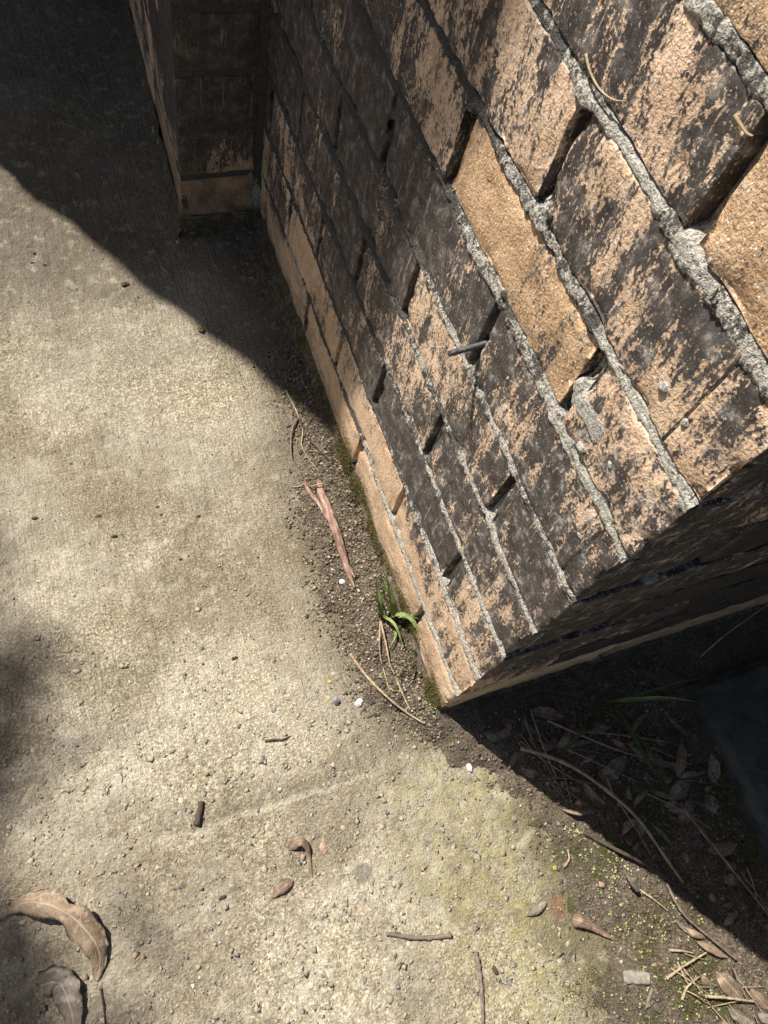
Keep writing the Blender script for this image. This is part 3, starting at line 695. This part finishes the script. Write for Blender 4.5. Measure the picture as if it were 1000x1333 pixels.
# seedlings: pairs of tiny round leaves
M_SEED = island_mat('seedlings', [(0, (.14, .19, .06)), (.5, (.26, .31, .11)), (1, (.42, .45, .23))], .6)
V = []; F = []
def seedling(x, y, z, r):
    a = rng.uniform(0, 6.28)
    for s in (0, math.pi + rng.uniform(-.5, .5)):
        c = np.array([x + math.cos(a + s) * r * 1.15, y + math.sin(a + s) * r * 1.15, z + rng.uniform(.001, .003)])
        b = len(V); tl = rng.uniform(-.4, .4)
        for j in range(6):
            q = j / 6 * 2 * math.pi; V.append(c + (r * math.cos(q), r * .85 * math.sin(q), r * tl * math.cos(q)))
        V.append(c + (0, 0, -r * .25)); 
        for j in range(6): F.append((b + j, b + (j + 1) % 6, b + 6))
for (u, v, ru, rv, n) in ((790, 1130, 45, 45, 36), (840, 1190, 60, 60, 55), (850, 1290, 70, 50, 36), (540, 940, 50, 30, 14), (455, 790, 25, 50, 10), (520, 900, 30, 40, 14), (740, 1090, 20, 20, 14), (415, 580, 25, 60, 10)):
    for _ in range(n):
        p = at_z(u + nrng.normal(0, .55) * ru, v + nrng.normal(0, .55) * rv, SLAB_Z); seedling(p[0], p[1], ground_z(p[0], p[1]), rng.uniform(.0008, .0016))
o = mesh('seedlings', V, F, M_SEED, smooth=False); tag(o, 'tiny pale green seedlings sprouting on the mossy soil', 'seedlings', kind='stuff')

# ------------------------------------------------------------------ single things
def leaf(name, pts, width, m, curl=.25, roll=0., lab=None, cat='leaf', grp=None, prof=None, stem=True, parent=None, n=22, wob=.0, seed=0, crum=.10):
    pts = smooth_path(pts, n); T = np.gradient(pts, axis=0); T /= np.linalg.norm(T, axis=1, keepdims=True)
    K = 7; top = []
    for i in range(n):
        t = i / (n - 1); w = width * .5 * (prof(t) if prof else max(.03, math.sin(math.pi * min(1, max(0, (t - .10) / .90))) ** .75 if t > .10 else .03))
        s = np.cross(T[i], (0, 0, 1.)); s /= np.linalg.norm(s) + 1e-9; up = np.cross(s, T[i])
        rl = roll + wob * math.sin(t * 9 + seed); s2 = s * math.cos(rl) + up * math.sin(rl); u2 = np.cross(s2, T[i])
        for j in range(K):
            x = j / (K - 1) * 2 - 1
            e = w * (1 + .05 * math.sin(i * 1.7 + seed + (3 if x > 0 else 0)) + .08 * float(_h(np.int64(i // 2), np.int64(x > 0), np.int64(seed), 3)))
            top.append(pts[i] + s2 * x * e + u2 * (curl * x * x * w + .06 * w * math.sin(i * 1.3 + x * 4 + seed) - (.10 * w if abs(x) < .01 else 0)))
    top = np.array(top); top[:, 2] += fbm(top, 75, 2, 4 + seed % 7) * width * crum
    bot = top - np.array([0, 0, .0004]); N = len(top); q = grid_faces(n, K)
    F = [tuple(f) for f in q] + [tuple(f[::-1] + N) for f in q]
    for i in range(n - 1):
        for j in (0, K - 1): a, b = i * K + j, (i + 1) * K + j; F.append((a, b, N + b, N + a))
    for j in range(K - 1):
        for i in (0, n - 1): a, b = i * K + j, i * K + j + 1; F.append((a, b, N + b, N + a))
    c = pts[n // 2]
    o = mesh(name, np.concatenate([top, bot]), F, m, parent, loc=tuple(c) if parent is None else (0, 0, 0))
    lc = np.array([(i / (n - 1), j / (K - 1) * 2 - 1, 0) for i in range(n) for j in range(K)], np.float32); at_ = o.data.attributes.new('leafco', 'FLOAT_VECTOR', 'POINT'); at_.data.foreach_set('vector', np.concatenate([lc, lc]).ravel())
    if lab: tag(o, lab, cat, grp)
    return o
def twig(name, uv, r, m, lab, cat='twig', grp=None, lift=None, n=26, jit=.18, taper=(1, .5), parent=None, rip=.15):
    P = [G(u, v, r * .8 + (lift[i] if lift else 0)) for i, (u, v) in enumerate(uv)]
    P = smooth_path(P, n); rad = np.linspace(r * taper[0], r * taper[1], n) * (1 + rip * np.sin(np.arange(n) * 1.9 + .7 * np.sin(np.arange(n) * .83)))
    V, F = tube(P, rad, 8, True, jit, len(uv))
    c = tuple(P[n // 2]) if parent is None else (0, 0, 0)
    o = mesh(name, V, F, m, parent, loc=c)
    if parent is None: tag(o, lab, cat, grp)
    return o
def pebble(name, u, v, r, m, lab, cat='pebble', sq=(1, 1, .7), grp=None, seed=1):
    p = G(u, v); n1, n2 = 9, 6; V = []; F = []
    for a in range(n2 + 1):
        for b in range(n1):
            ph = a / n2 * math.pi; q = b / n1 * 6.28318; V.append((math.sin(ph) * math.cos(q), math.sin(ph) * math.sin(q), math.cos(ph)))
    V = np.array(V); V = V * (1 + .55 * fbm(V + seed * 3.3, 1.5, 3, seed))[:, None] * r * np.array(sq)
    for a in range(n2):
        for b in range(n1): F.append((a * n1 + b, (a + 1) * n1 + b, (a + 1) * n1 + (b + 1) % n1, a * n1 + (b + 1) % n1))
    c = p + (0, 0, r * sq[2] * .6); o = mesh(name, V + c, F, m, loc=tuple(c), smooth=False); tag(o, lab, cat, grp); return o

# steel rod in the open joint
b = np.array([.014, .2275, .4655]); tip = at_wall(583.5, 461, -.0268)
dirn = (tip - b); Ln = np.linalg.norm(dirn); dirn /= Ln
pp = [b + dirn * t for t in np.linspace(0, Ln, 9)]
rad = [.0026] * 9
V, F = tube(pp, rad, 16, False, .03)
nb = len(V); extra = []
for rr, off in ((.0026, .0), (.0016, -.0003), (.0015, -.003)):
    v, _ = tube([tip + dirn * off, tip + dirn * (off + .0001)], [rr, rr], 16, False); extra.append(v[:16])
base_i = nb - 16; V = np.concatenate([V] + extra[1:]); 
for k, (a0, b0) in enumerate(((base_i, nb), (nb, nb + 16))):
    for j in range(16): F.append((a0 + j, a0 + (j + 1) % 16, b0 + (j + 1) % 16, b0 + j))
F.append(tuple(nb + 16 + j for j in range(16)))
o = mesh('steel_rod', V, F, M_STEEL, loc=tuple(b)); tag(o, 'short dark steel rod poking out of an open joint in the brick wall', 'rod')

# reddish strip of bark
bk = empty('bark_strip', tuple(G(440, 690)))
tag(bk, 'reddish forked strip of bark lying on soil beside the wall', 'bark')
def child(o): o.matrix_parent_inverse = Matrix.Translation(-bk.location)
P = [G(415, 624, .006), G(418, 640, .007), G(427, 665, .007), G(438, 695, .006), G(448, 728, .005), G(455, 748, .004), G(462, 765, .003)]
P = smooth_path(P, 40); t = np.linspace(0, 1, 40); rad = .0047 * np.interp(t, [0, .05, .3, .6, .85, 1], [.15, .55, 1, .9, .55, .10])
V, F = tube(P, rad, 20, True, .06, 3, .38); child(mesh('stem', V, F, M_BARK, bk))
P = smooth_path([G(396, 628, .003), G(405, 643, .005), G(417, 658, .006), G(428, 676, .006)], 22)
V, F = tube(P, .0028 * np.interp(np.linspace(0, 1, 22), [0, .2, 1], [.3, .7, 1]), 14, True, .06, 5, .35); child(mesh('fork', V, F, M_BARK, bk))
P = smooth_path([G(446, 725, .004), G(456, 741, .004), G(462, 752, .003)], 12)
V, F = tube(P, .003 * np.interp(np.linspace(0, 1, 12), [0, .4, 1], [1, .9, .2]), 8, True, .14, 6); child(mesh('splinter', V, F, M_BARK, bk))

twig('twig', [(372, 508), (388, 540), (394, 560), (393, 580), (404, 600), (416, 614)], .0011, M_STRAW, 'thin wavy pale stalk curving down to the reddish bark strip', 'stalk', lift=[.002, .004, .004, .003, .002, .002])
twig('twig', [(389, 543), (380, 560), (379, 590), (384, 606), (398, 628), (418, 642)], .0015, M_TWIG, 'thin bent twig bowing around the reddish bark strip', lift=[.002, .005, .003, .002, .003, .003])
twig('twig', [(386, 535), (400, 568), (420, 590), (438, 606)], .0012, M_TWIGD, 'thin dark twig running from the bark strip to the mossy wall', lift=[.003, .004, .003, .002])
twig('twig', [(381, 634), (390, 633), (399, 628)], .0013, M_STRAW, 'short pale straw crossing the thin end of the forked bark', 'straw')
twig('straw', [(407, 633), (417, 630), (427, 632)], .0012, M_STRAW, 'tiny pinkish straw lying across the tip of the bark strip', 'straw', lift=[.009, .012, .008])
twig('straw', [(349, 540), (356, 553), (362, 563)], .0011, M_STRAW, 'short pale straw on concrete where the soil strip begins', 'straw')
twig('straw', [(361, 525), (369, 531)], .0012, M_STRAW, 'very short pale straw at the edge of the long shadow', 'straw')
twig('twig', [(456, 851), (477, 880), (505, 908), (530, 928), (553, 942)], .0021, M_STRAW, 'pale slender twig bending towards the corner of the wall', lift=[.002, .003, .005, .003, .001])
twig('stalk', [(495, 808), (494, 840), (497, 865)], .0011, M_STRAW, 'dry straight stalk drooping from the foot of the grass plant', 'stalk', lift=[.012, .006, .002])
twig('stalk', [(496, 810), (503, 840), (508, 865), (514, 878)], .0014, M_STRAW, 'thicker dry stalk trailing from the grass plant towards the slender twig', 'stalk', lift=[.013, .008, .003, .002])
twig('stalk', [(517, 886), (525, 905), (534, 924)], .0016, M_STRAW, 'short dry stalk end touching the slender pale twig', 'stalk', lift=[.003, .003, .003])
twig('stalk', [(499, 870), (506, 895), (512, 915)], .0009, M_STRAW, 'hair-thin dry stalk crossing under the slender pale twig', 'stalk')
# grass plant
gp_ = empty('grass_plant', tuple(G(505, 806)))
tag(gp_, 'small bright green grass plant growing at the mossy wall foot', 'grass')
def zp(u, v, z): return at_z(u, v, z)
bp = lambda t: max(.05, min(1, 2.2 * t + .35) * (1 - t ** 2.6))
gz0 = float(G(505, 806)[2])
for w, q in ((.0105, [(515, 806, gz0), (512, 790, .022), (508, 772, .040), (504, 752, .060)]), (.0080, [(497, 806, gz0), (495, 788, .020), (492, 770, .036), (490, 748, .055)]),
             (.0075, [(508, 804, gz0), (520, 800, .022), (534, 805, .035), (543, 818, .036), (548, 832, .030)]), (.0072, [(515, 804, gz0), (535, 801, .026), (548, 804, .036), (556, 812, .040), (562, 823, .038)]),
             (.0045, [(500, 801, gz0), (506, 806, .014), (513, 812, .018), (519, 824, .018), (524, 838, .012)]), (.0034, [(512, 818, gz0), (515, 826, .006), (511, 836, .006), (507, 842, .004)]),
             (.0036, [(510, 806, gz0), (509, 785, .026), (503, 765, .044), (498, 750, .052)]), (.0030, [(505, 806, gz0), (500, 790, .02), (498, 772, .036)]), (.0034, [(498, 802, gz0), (504, 806, .010), (512, 812, .012)]), (.0030, [(497, 806, gz0), (493, 800, .008), (494, 794, .014)])):
    o = leaf('blade', [zp(*p) for p in q], w, M_GRASS, .35, 0, prof=bp, parent=gp_, n=16, crum=0); o.matrix_parent_inverse = Matrix.Translation(-gp_.location)
# tiny plant at the corner
sp_ = empty('sprout', tuple(G(592, 965))); tag(sp_, 'tiny green sprout beside the wall corner at the shadow edge', 'sprout')
for q in ([(590, 967, -.02), (592, 963, -.012), (597, 966, -.010)], [(590, 967, -.02), (588, 968, -.014), (585, 971, -.012)], [(590, 967, -.02), (593, 960, -.008), (594, 956, -.006)]):
    o = leaf('leaflet', [zp(*p) for p in q], .005, M_GRASS, .2, 0, parent=sp_, n=10, prof=lambda t: max(.1, math.sin(math.pi * t) ** .7)); o.matrix_parent_inverse = Matrix.Translation(-sp_.location)

pebble('pebble', 467, 915, .0052, M_WHITE, 'bright white pebble on soil between slender twig and concrete', seed=2)
pebble('pebble', 437, 912, .0048, M_GREY, 'blue-grey angular pebble next to the white pebble', seed=4)
pebble('pebble', 445, 758, .0038, M_WHITE, 'small whitish pebble just below the end of the bark strip', seed=5)
pebble('pebble', 611, 1000, .0048, M_WHITE, 'rough white stone chip close to the wall corner shadow', 'stone chip', (.7, 1.1, .6), seed=7)
pebble('pebble', 669, 1066, .0045, M_CHIP, 'small grey stone chip further along the corner shadow edge', 'stone chip', (.8, 1., .5), seed=8)
pebble('petal', 429, 888, .0026, M_YEL, 'small yellow petal beside the tip of the slender twig', 'petal', (1.2, .8, .35), seed=9)
pebble('petal', 428, 910, .0022, M_YEL, 'small yellow petal touching the blue-grey pebble', 'petal', (1., .9, .35), seed=10)
pebble('gumnut', 262, 430, .0050, M_NUT, 'small olive gumnut on the concrete by the long shadow edge', 'gumnut', (1, 1, .95), seed=11)
pebble('pebble', 163, 371, .0050, M_TWIGD, 'small dark stone on the concrete near the long shadow', seed=12, sq=(1.2, .7, .6))
pebble('seed_pod', 232, 316, .0035, M_STRAW, 'tiny pale seed at the shaded foot of the pier', 'seed', seed=13)
pebble('seed_pod', 394, 1115, .0034, M_BARK, 'tiny brown seed beside the curled leaf on concrete', 'seed', seed=14)
pebble('seed_pod', 421, 1104, .0050, M_LEAFR, 'crumpled brown leaf scrap next to the curled leaf', 'leaf scrap', (.8, 1.4, .35), seed=15)
pebble('gumnut', 722, 1130, .003, M_YEL, 'tiny orange seed on the mossy concrete edge', 'seed', seed=16)
pebble('seed_pod', 783, 1152, .0035, M_LEAFR, 'tiny pink seed case among the seedlings', 'seed', seed=17)
twig('twig', [(345, 965), (357, 963), (367, 963), (379, 958)], .0016, M_TWIGD, 'short crooked dark twig on the open concrete')
# flat dark sliver
twig('stick', [(262, 1043), (260, 1058), (256, 1074)], .0038, M_TWIGD, 'short straight dark brown stick standing out on pale concrete', 'stick', taper=(.9, 1), rip=.04, n=12, jit=.10)
twig('twig', [(503, 1216), (515, 1217), (530, 1220), (550, 1221), (570, 1220), (588, 1218)], .0030, M_TWIG, 'knobbly grey twig lying on coarse concrete', taper=(.7, .9))
twig('twig', [(508, 1219), (514, 1215), (521, 1214)], .0015, M_TWIG, 'stubby side twig at the frayed end of the knobbly twig')
twig('twig', [(619, 1240), (624, 1262), (628, 1300), (629, 1345)], .0032, M_TWIG, 'long straight grey twig on mossy concrete')
pebble('bark_chip', 644, 1263, .0040, M_TWIGD, 'small square dark bark chip beside the long straight twig', 'bark chip', (.8, 1.3, .5), seed=19)
twig('stalk', [(131, 1287), (135, 1310), (138, 1345)], .0014, M_TWIGD, 'thin dark stalk lying below the big curled leaf', 'stalk')
# leaves on the path
def gl(uvz): return [G(u, v, z) for u, v, z in uvz]
leaf('dry_leaf', gl([(-6, 1202, .004), (14, 1186, .006), (30, 1175, .012), (62, 1177, .018), (94, 1194, .022), (120, 1222, .020), (130, 1246, .012), (126, 1278, .003)]), .031, M_LEAF, -.35, .25, 'big curved tan gum leaf with torn middle arching over concrete', n=34, wob=.2,
     prof=lambda t: .06 if t < .12 else (max(.04, math.sin(math.pi * ((t - .12) / .88)) ** .6 * (1 - .45 * math.exp(-((t - .52) / .05) ** 2)))))
leaf('dry_leaf', gl([(52, 1284, .012), (68, 1279, .012), (80, 1284, .010), (88, 1304, .010), (94, 1325, .008), (98, 1350, .004)]), .030, M_LEAFG, -.3, -.2, 'folded greyish leaf lying half in the soft shade', n=26, prof=lambda t: max(.5 * (1 - t), math.sin(math.pi * (.25 + .7 * t)) ** .8))
leaf('dry_leaf', gl([(376, 1106, .001), (384, 1096, .010), (394, 1094, .014), (401, 1102, .010), (404, 1116, .004), (407, 1143, .001)]), .017, M_LEAFR, -.5, .5, 'small hooked brown leaf curling up from coarse concrete', n=26, prof=lambda t: max(.05, (1 - t) ** .8 * min(1, 5 * t + .3)))
leaf('dry_leaf', gl([(352, 1172, .002), (362, 1160, .004), (372, 1152, .004), (382, 1146, .002)]), .014, M_LEAFR, -.2, .1, 'flattened brown leaf fragment pressed into the concrete', n=16)
leaf('dry_leaf', gl([(745, 1196, .006), (756, 1199, .009), (770, 1205, .009), (785, 1214, .006), (800, 1224, .002)]), .017, M_LEAFR, -.45, .2, 'pinkish brown curled leaf on mossy ground beside the red smear', n=22, prof=lambda t: max(.05, (1 - t) ** .7 * min(1, 6 * t + .45)))
leaf('dry_leaf', gl([(684, 1193, .002), (694, 1188, .005), (703, 1182, .006), (712, 1174, .004)]), .011, M_LEAFG, -.5, .1, 'narrow grey leaf pointing at the red smear', n=16)
leaf('dry_leaf', gl([(812, 1137, .004), (820, 1146, .010), (826, 1154, .010), (833, 1158, .004)]), .016, M_LEAFG, .4, .5, 'pale crumpled leaf catching light on the corner shadow edge', n=16)
leaf('bark_chip', gl([(812, 1272, .004), (825, 1272, .005), (846, 1274, .005)]), .014, M_CHIP, -.15, .1, 'pale grey flat wood chip on the mossy soil', 'wood chip', n=12, prof=lambda t: 1 - .25 * abs(2 * t - 1) ** 6)
leaf('bark_chip', gl([(850, 1287, .003), (846, 1297, .004), (842, 1312, .003)]), .0035, M_CHIP, -.2, 0, 'narrow grey splinter standing below the flat wood chip', 'splinter', n=10, prof=lambda t: 1)
leaf('dry_leaf', gl([(852, 1305, .003), (856, 1311, .005), (860, 1319, .003)]), .008, M_LEAFG, -.2, .1, 'small pale leaf flake below the wood chip', n=10)
# straws and leaves heaped at the lower end of the soil
twig('straw', [(868, 1274), (890, 1258), (920, 1240)], .0020, M_STRAW, 'straight golden straw slanting over green moss', 'straw', lift=[.002, .005, .006])
twig('straw', [(888, 1302), (893, 1288), (900, 1280), (911, 1271)], .0018, M_STRAW, 'bent pale straw next to the straight golden straw', 'straw', lift=[.002, .004, .004, .003])
twig('straw', [(871, 1237), (888, 1238), (903, 1241)], .0018, M_STRAW, 'short flat straw at the mossy shadow edge', 'straw', lift=[.003, .004, .003])
twig('straw', [(918, 1297), (945, 1299), (982, 1304)], .0021, M_STRAW, 'thick pale straw lying level on the litter heap', 'straw', lift=[.006, .008, .006])
twig('straw', [(955, 1260), (965, 1285), (975, 1305)], .0020, M_TWIG, 'brown stalk crossing the thick pale straw', 'stalk', lift=[.008, .010, .008])
twig('straw', [(882, 1252), (893, 1276), (899, 1283)], .0012, M_STRAW, 'thin straw joining the bent pale straw', 'straw', lift=[.002, .004, .004])
twig('straw', [(835, 1160), (850, 1170), (870, 1186)], .0014, M_STRAW, 'thin straw trailing along the corner shadow edge', 'straw', lift=[.002, .003, .002])
twig('straw', [(735, 1128), (741, 1118), (739, 1106)], .0017, M_STRAW, 'hooked straw near the tiny orange seed', 'straw', lift=[.002, .003, .002])
heap = [((930, 1262), (948, 1280), (968, 1302), .030, M_LEAF), ((905, 1225), (925, 1232), (948, 1246), .018, M_LEAFR), ((890, 1205), (905, 1214), (922, 1220), .014, M_LEAF), ((945, 1310), (965, 1322), (990, 1340), .026, M_LEAFG),
        ((912, 1268), (920, 1274), (930, 1282), .018, M_LEAF), ((975, 1285), (988, 1300), (1002, 1316), .020, M_LEAFR), ((940, 1325), (950, 1335), (962, 1348), .022, M_LEAF), ((985, 1318), (996, 1326), (1010, 1334), .016, M_LEAFG), ((878, 1196), (888, 1205), (898, 1216), .010, M_LEAFG)]
for i, (a, b_, c_, w, m) in enumerate(heap):
    leaf('dry_leaf', [G(a[0], a[1], .003), G(b_[0], b_[1], .008), G(c_[0], c_[1], .003)], w * .72, m, rng.uniform(-.9, .5), rng.uniform(-.6, .6), f"{'broad' if w > .019 else 'narrow'} {'tan' if m is M_LEAF else 'grey' if m is M_LEAFG else 'reddish brown'} dry leaf in the sunlit litter heap along the shadow edge", 'leaf', 'leaves in the sunlit litter heap', n=14, seed=i)
for i in range(18):
    u = rng.uniform(895, 1005); v = 1225 + (u - 905) * .75 + rng.uniform(5, 80); a = rng.uniform(-.2, 1.2); ll = rng.uniform(12, 34)
    twig('straw', [(u - ll * math.cos(a), v - ll * math.sin(a)), (u, v + rng.uniform(-3, 3)), (u + ll * math.cos(a), v + ll * math.sin(a))], rng.uniform(.0005, .0010), sm := rng.choice([M_STRAW, M_TWIG, M_TWIG, M_LEAFR]), f"thin {'golden' if sm is M_STRAW else 'grey brown' if sm is M_TWIG else 'reddish'} straw tangled in the sunlit litter heap", 'straw', 'straws in the sunlit litter heap', lift=[.003, .008, .004], n=12)
# litter in the wall's shade
twig('twig', [(678, 974), (735, 993), (785, 1025), (830, 1065), (862, 1110), (889, 1149)], .0028, M_STRAW, 'long pale twig arching through the shaded litter', lift=[.004, .010, .012, .012, .010, .006])
twig('twig', [(790, 1012), (795, 1025), (799, 1034)], .0015, M_STRAW, 'small side twig on the long arching pale twig', lift=[.004, .008, .011])
twig('twig', [(885, 1045), (920, 1090), (960, 1140), (1005, 1195)], .0024, M_BARK, 'long reddish stalk sloping past the dark paver', 'stalk', lift=[.006, .010, .012, .010])
twig('twig', [(683, 930), (690, 955), (700, 975), (730, 990)], .0014, M_TWIG, 'thin curved stem at the shaded foot of the wall', 'stem', lift=[.01, .012, .008, .004])
twig('twig', [(713, 938), (745, 952), (800, 975), (850, 990)], .0016, M_STRAW, 'pale slender stem stretched low across the shaded soil', 'stem', lift=[.004, .010, .010, .004])
twig('twig', [(912, 855), (940, 830), (970, 808), (1003, 785)], .0013, M_STRAW, 'thin pale stem leaning towards the shaded end of the wall', 'stem', lift=[.01, .03, .05, .07])
twig('twig', [(760, 1083), (800, 1105), (850, 1130), (895, 1165), (935, 1200)], .0030, M_TWIGD, 'dark curved root creeping along the shadow edge', 'root', lift=[.002, .004, .006, .004, .002])
twig('twig', [(868, 1150), (890, 1190), (930, 1225), (960, 1250)], .0018, M_TWIG, 'bent brown stalk below the long arching twig', 'stalk', lift=[.004, .008, .008, .006])
gr = empty('shade_grass', tuple(G(770, 950))); tag(gr, 'straggly dark green grass clump in the shade of the wall', 'grass')
for w, q in ((.006, [(790, 915, -.01), (815, 912, .03), (850, 909, .06), (880, 910, .075), (910, 914, .08)]), (.006, [(770, 915, -.015), (800, 925, .02), (825, 960, .03), (848, 1000, .015), (855, 1012, .0)]),
             (.005, [(765, 920, -.015), (800, 935, .015), (840, 970, .015), (875, 1025, .0)]), (.005, [(775, 915, -.015), (740, 905, .02), (700, 900, .03), (680, 905, .025)]), (.005, [(775, 918, -.015), (765, 945, .01), (745, 965, .005), (725, 985, -.005)]),
             (.004, [(785, 915, -.015), (830, 905, .02), (880, 890, .05), (930, 880, .06)])):
    o = leaf('blade', [zp(*p) for p in q], w, M_GRASSD if q[1][1] != 912 else M_GRASS, .3, 0, prof=bp, parent=gr, n=18, crum=0); o.matrix_parent_inverse = Matrix.Translation(-gr.location)
for (a, b_, c_, w, m, lab) in (((776, 1008), (795, 1006), (815, 985), .022, M_LEAFG, 'broad pointed leaf near the side twig in the shade'), ((690, 924), (710, 928), (734, 934), .018, M_LEAFR, 'reddish leaf at the shaded foot of the wall'),
                               ((888, 965), (888, 985), (882, 1012), .018, M_LEAF, 'upright strip of leaf left of the dark paver'), ((925, 980), (930, 1000), (928, 1020), .016, M_CHIP, 'pale strip of leaf against the dark paver edge'),
                               ((925, 1030), (928, 1045), (930, 1060), .022, M_LEAFG, 'wide grey leaf below the dark paver edge'), ((868, 1040), (885, 1030), (900, 1015), .022, M_LEAFG, 'crumpled grey leaf at the head of the reddish stalk'),
                               ((918, 1106), (940, 1106), (958, 1100), .018, M_LEAF, 'pointed tan leaf lying under the reddish stalk'), ((940, 1140), (952, 1146), (965, 1142), .016, M_LEAFR, 'orange brown leaf beside the reddish stalk in shade')):
    leaf('dry_leaf', [G(a[0], a[1], .004), G(b_[0], b_[1], .009), G(c_[0], c_[1], .004)], w, m, rng.uniform(-.35, .1), rng.uniform(-.3, .3), lab, n=14)
n_ = 0
while n_ < 64:
    u = rng.uniform(640, 1010); v = rng.uniform(940, 1260)
    if v < 935 + (940 - 935) or v > 930 + (u - 578) * .74 - 6: continue
    p = at_z(u, v, SLAB_Z)
    if p[0] > .345 and p[1] > -.65 and rng.random() < .8: continue
    a = rng.uniform(-1.2, 1.4); ll = rng.uniform(5, 24); bend = rng.uniform(-.35, .35) * ll; lm = rng.choice([M_LEAF, M_LEAFG, M_LEAFG, M_LEAFR])
    leaf('dry_leaf', [G(u - ll * math.cos(a), v - ll * math.sin(a), .003), G(u - bend * math.sin(a), v + bend * math.cos(a), rng.uniform(.004, .012)), G(u + ll * math.cos(a), v + ll * math.sin(a), .003)], rng.uniform(.006, .013), lm, rng.uniform(-.9, .5), rng.uniform(-.8, .8),
         f"{'long' if ll > 15 else 'small'} {'tan' if lm is M_LEAF else 'grey' if lm is M_LEAFG else 'reddish brown'} dry leaf in the dark litter shaded by the wall", 'leaf', 'leaves in the shaded litter', n=10, seed=n_)
    n_ += 1
for i in range(34):
    u = rng.uniform(680, 990); v = 945 + rng.uniform(0, 1) * max(20, (u - 600) * .65); a = rng.uniform(.1, 1.3); ll = rng.uniform(18, 60)
    twig('straw', [(u - ll * math.cos(a), v - ll * math.sin(a)), (u, v + rng.uniform(-6, 6)), (u + ll * math.cos(a), v + ll * math.sin(a))], rng.uniform(.0006, .0012), sm := rng.choice([M_STRAW, M_TWIG, M_TWIGD]), f"thin {'pale' if sm is M_STRAW else 'brown' if sm is M_TWIG else 'blackish'} dry straw tangled in the litter shaded by the wall", 'straw', 'straws in the shaded litter', lift=[.004, .010, .004], n=12)
# straws caught on the wall
def wall_straw(uv, r, m, lab):
    P = smooth_path([at_wall(u, v, -.0022) for u, v in uv], 16); V, F = tube(P, np.linspace(r, r * .5, 16), 6)
    o = mesh('straw', V, F, m, loc=tuple(P[8])); tag(o, lab, 'straw')
wall_straw([(763, 70), (768, 92), (780, 115), (797, 129), (814, 132)], .0009, M_STRAW, 'fine curved straw stuck to the upper brick face')
wall_straw([(957, 150), (963, 160), (972, 173), (980, 177)], .0011, M_STRAW, 'short pale straw caught on the brick above the open joint')
wall_straw([(925, 390), (930, 386), (935, 375)], .0008, M_TWIGD, 'hair of dark root hanging on the orange brick')
# grains on the open concrete
for i, (u, v, r) in enumerate(((45, 330, .002), (58, 345, .0022), (305, 857, .003), (128, 672, .0028), (148, 698, .003), (45, 675, .003), (235, 728, .0022), (42, 342, .0024), (210, 670, .0022), (258, 672, .0022), (290, 1168, .003), (205, 660, .002))):
    pebble('seed_husk', u, v, r, M_TWIGD, 'tiny dark husk dropped on the pale concrete path', 'husk', (1.4, .7, .5), 'husks on the concrete path', seed=20 + i)
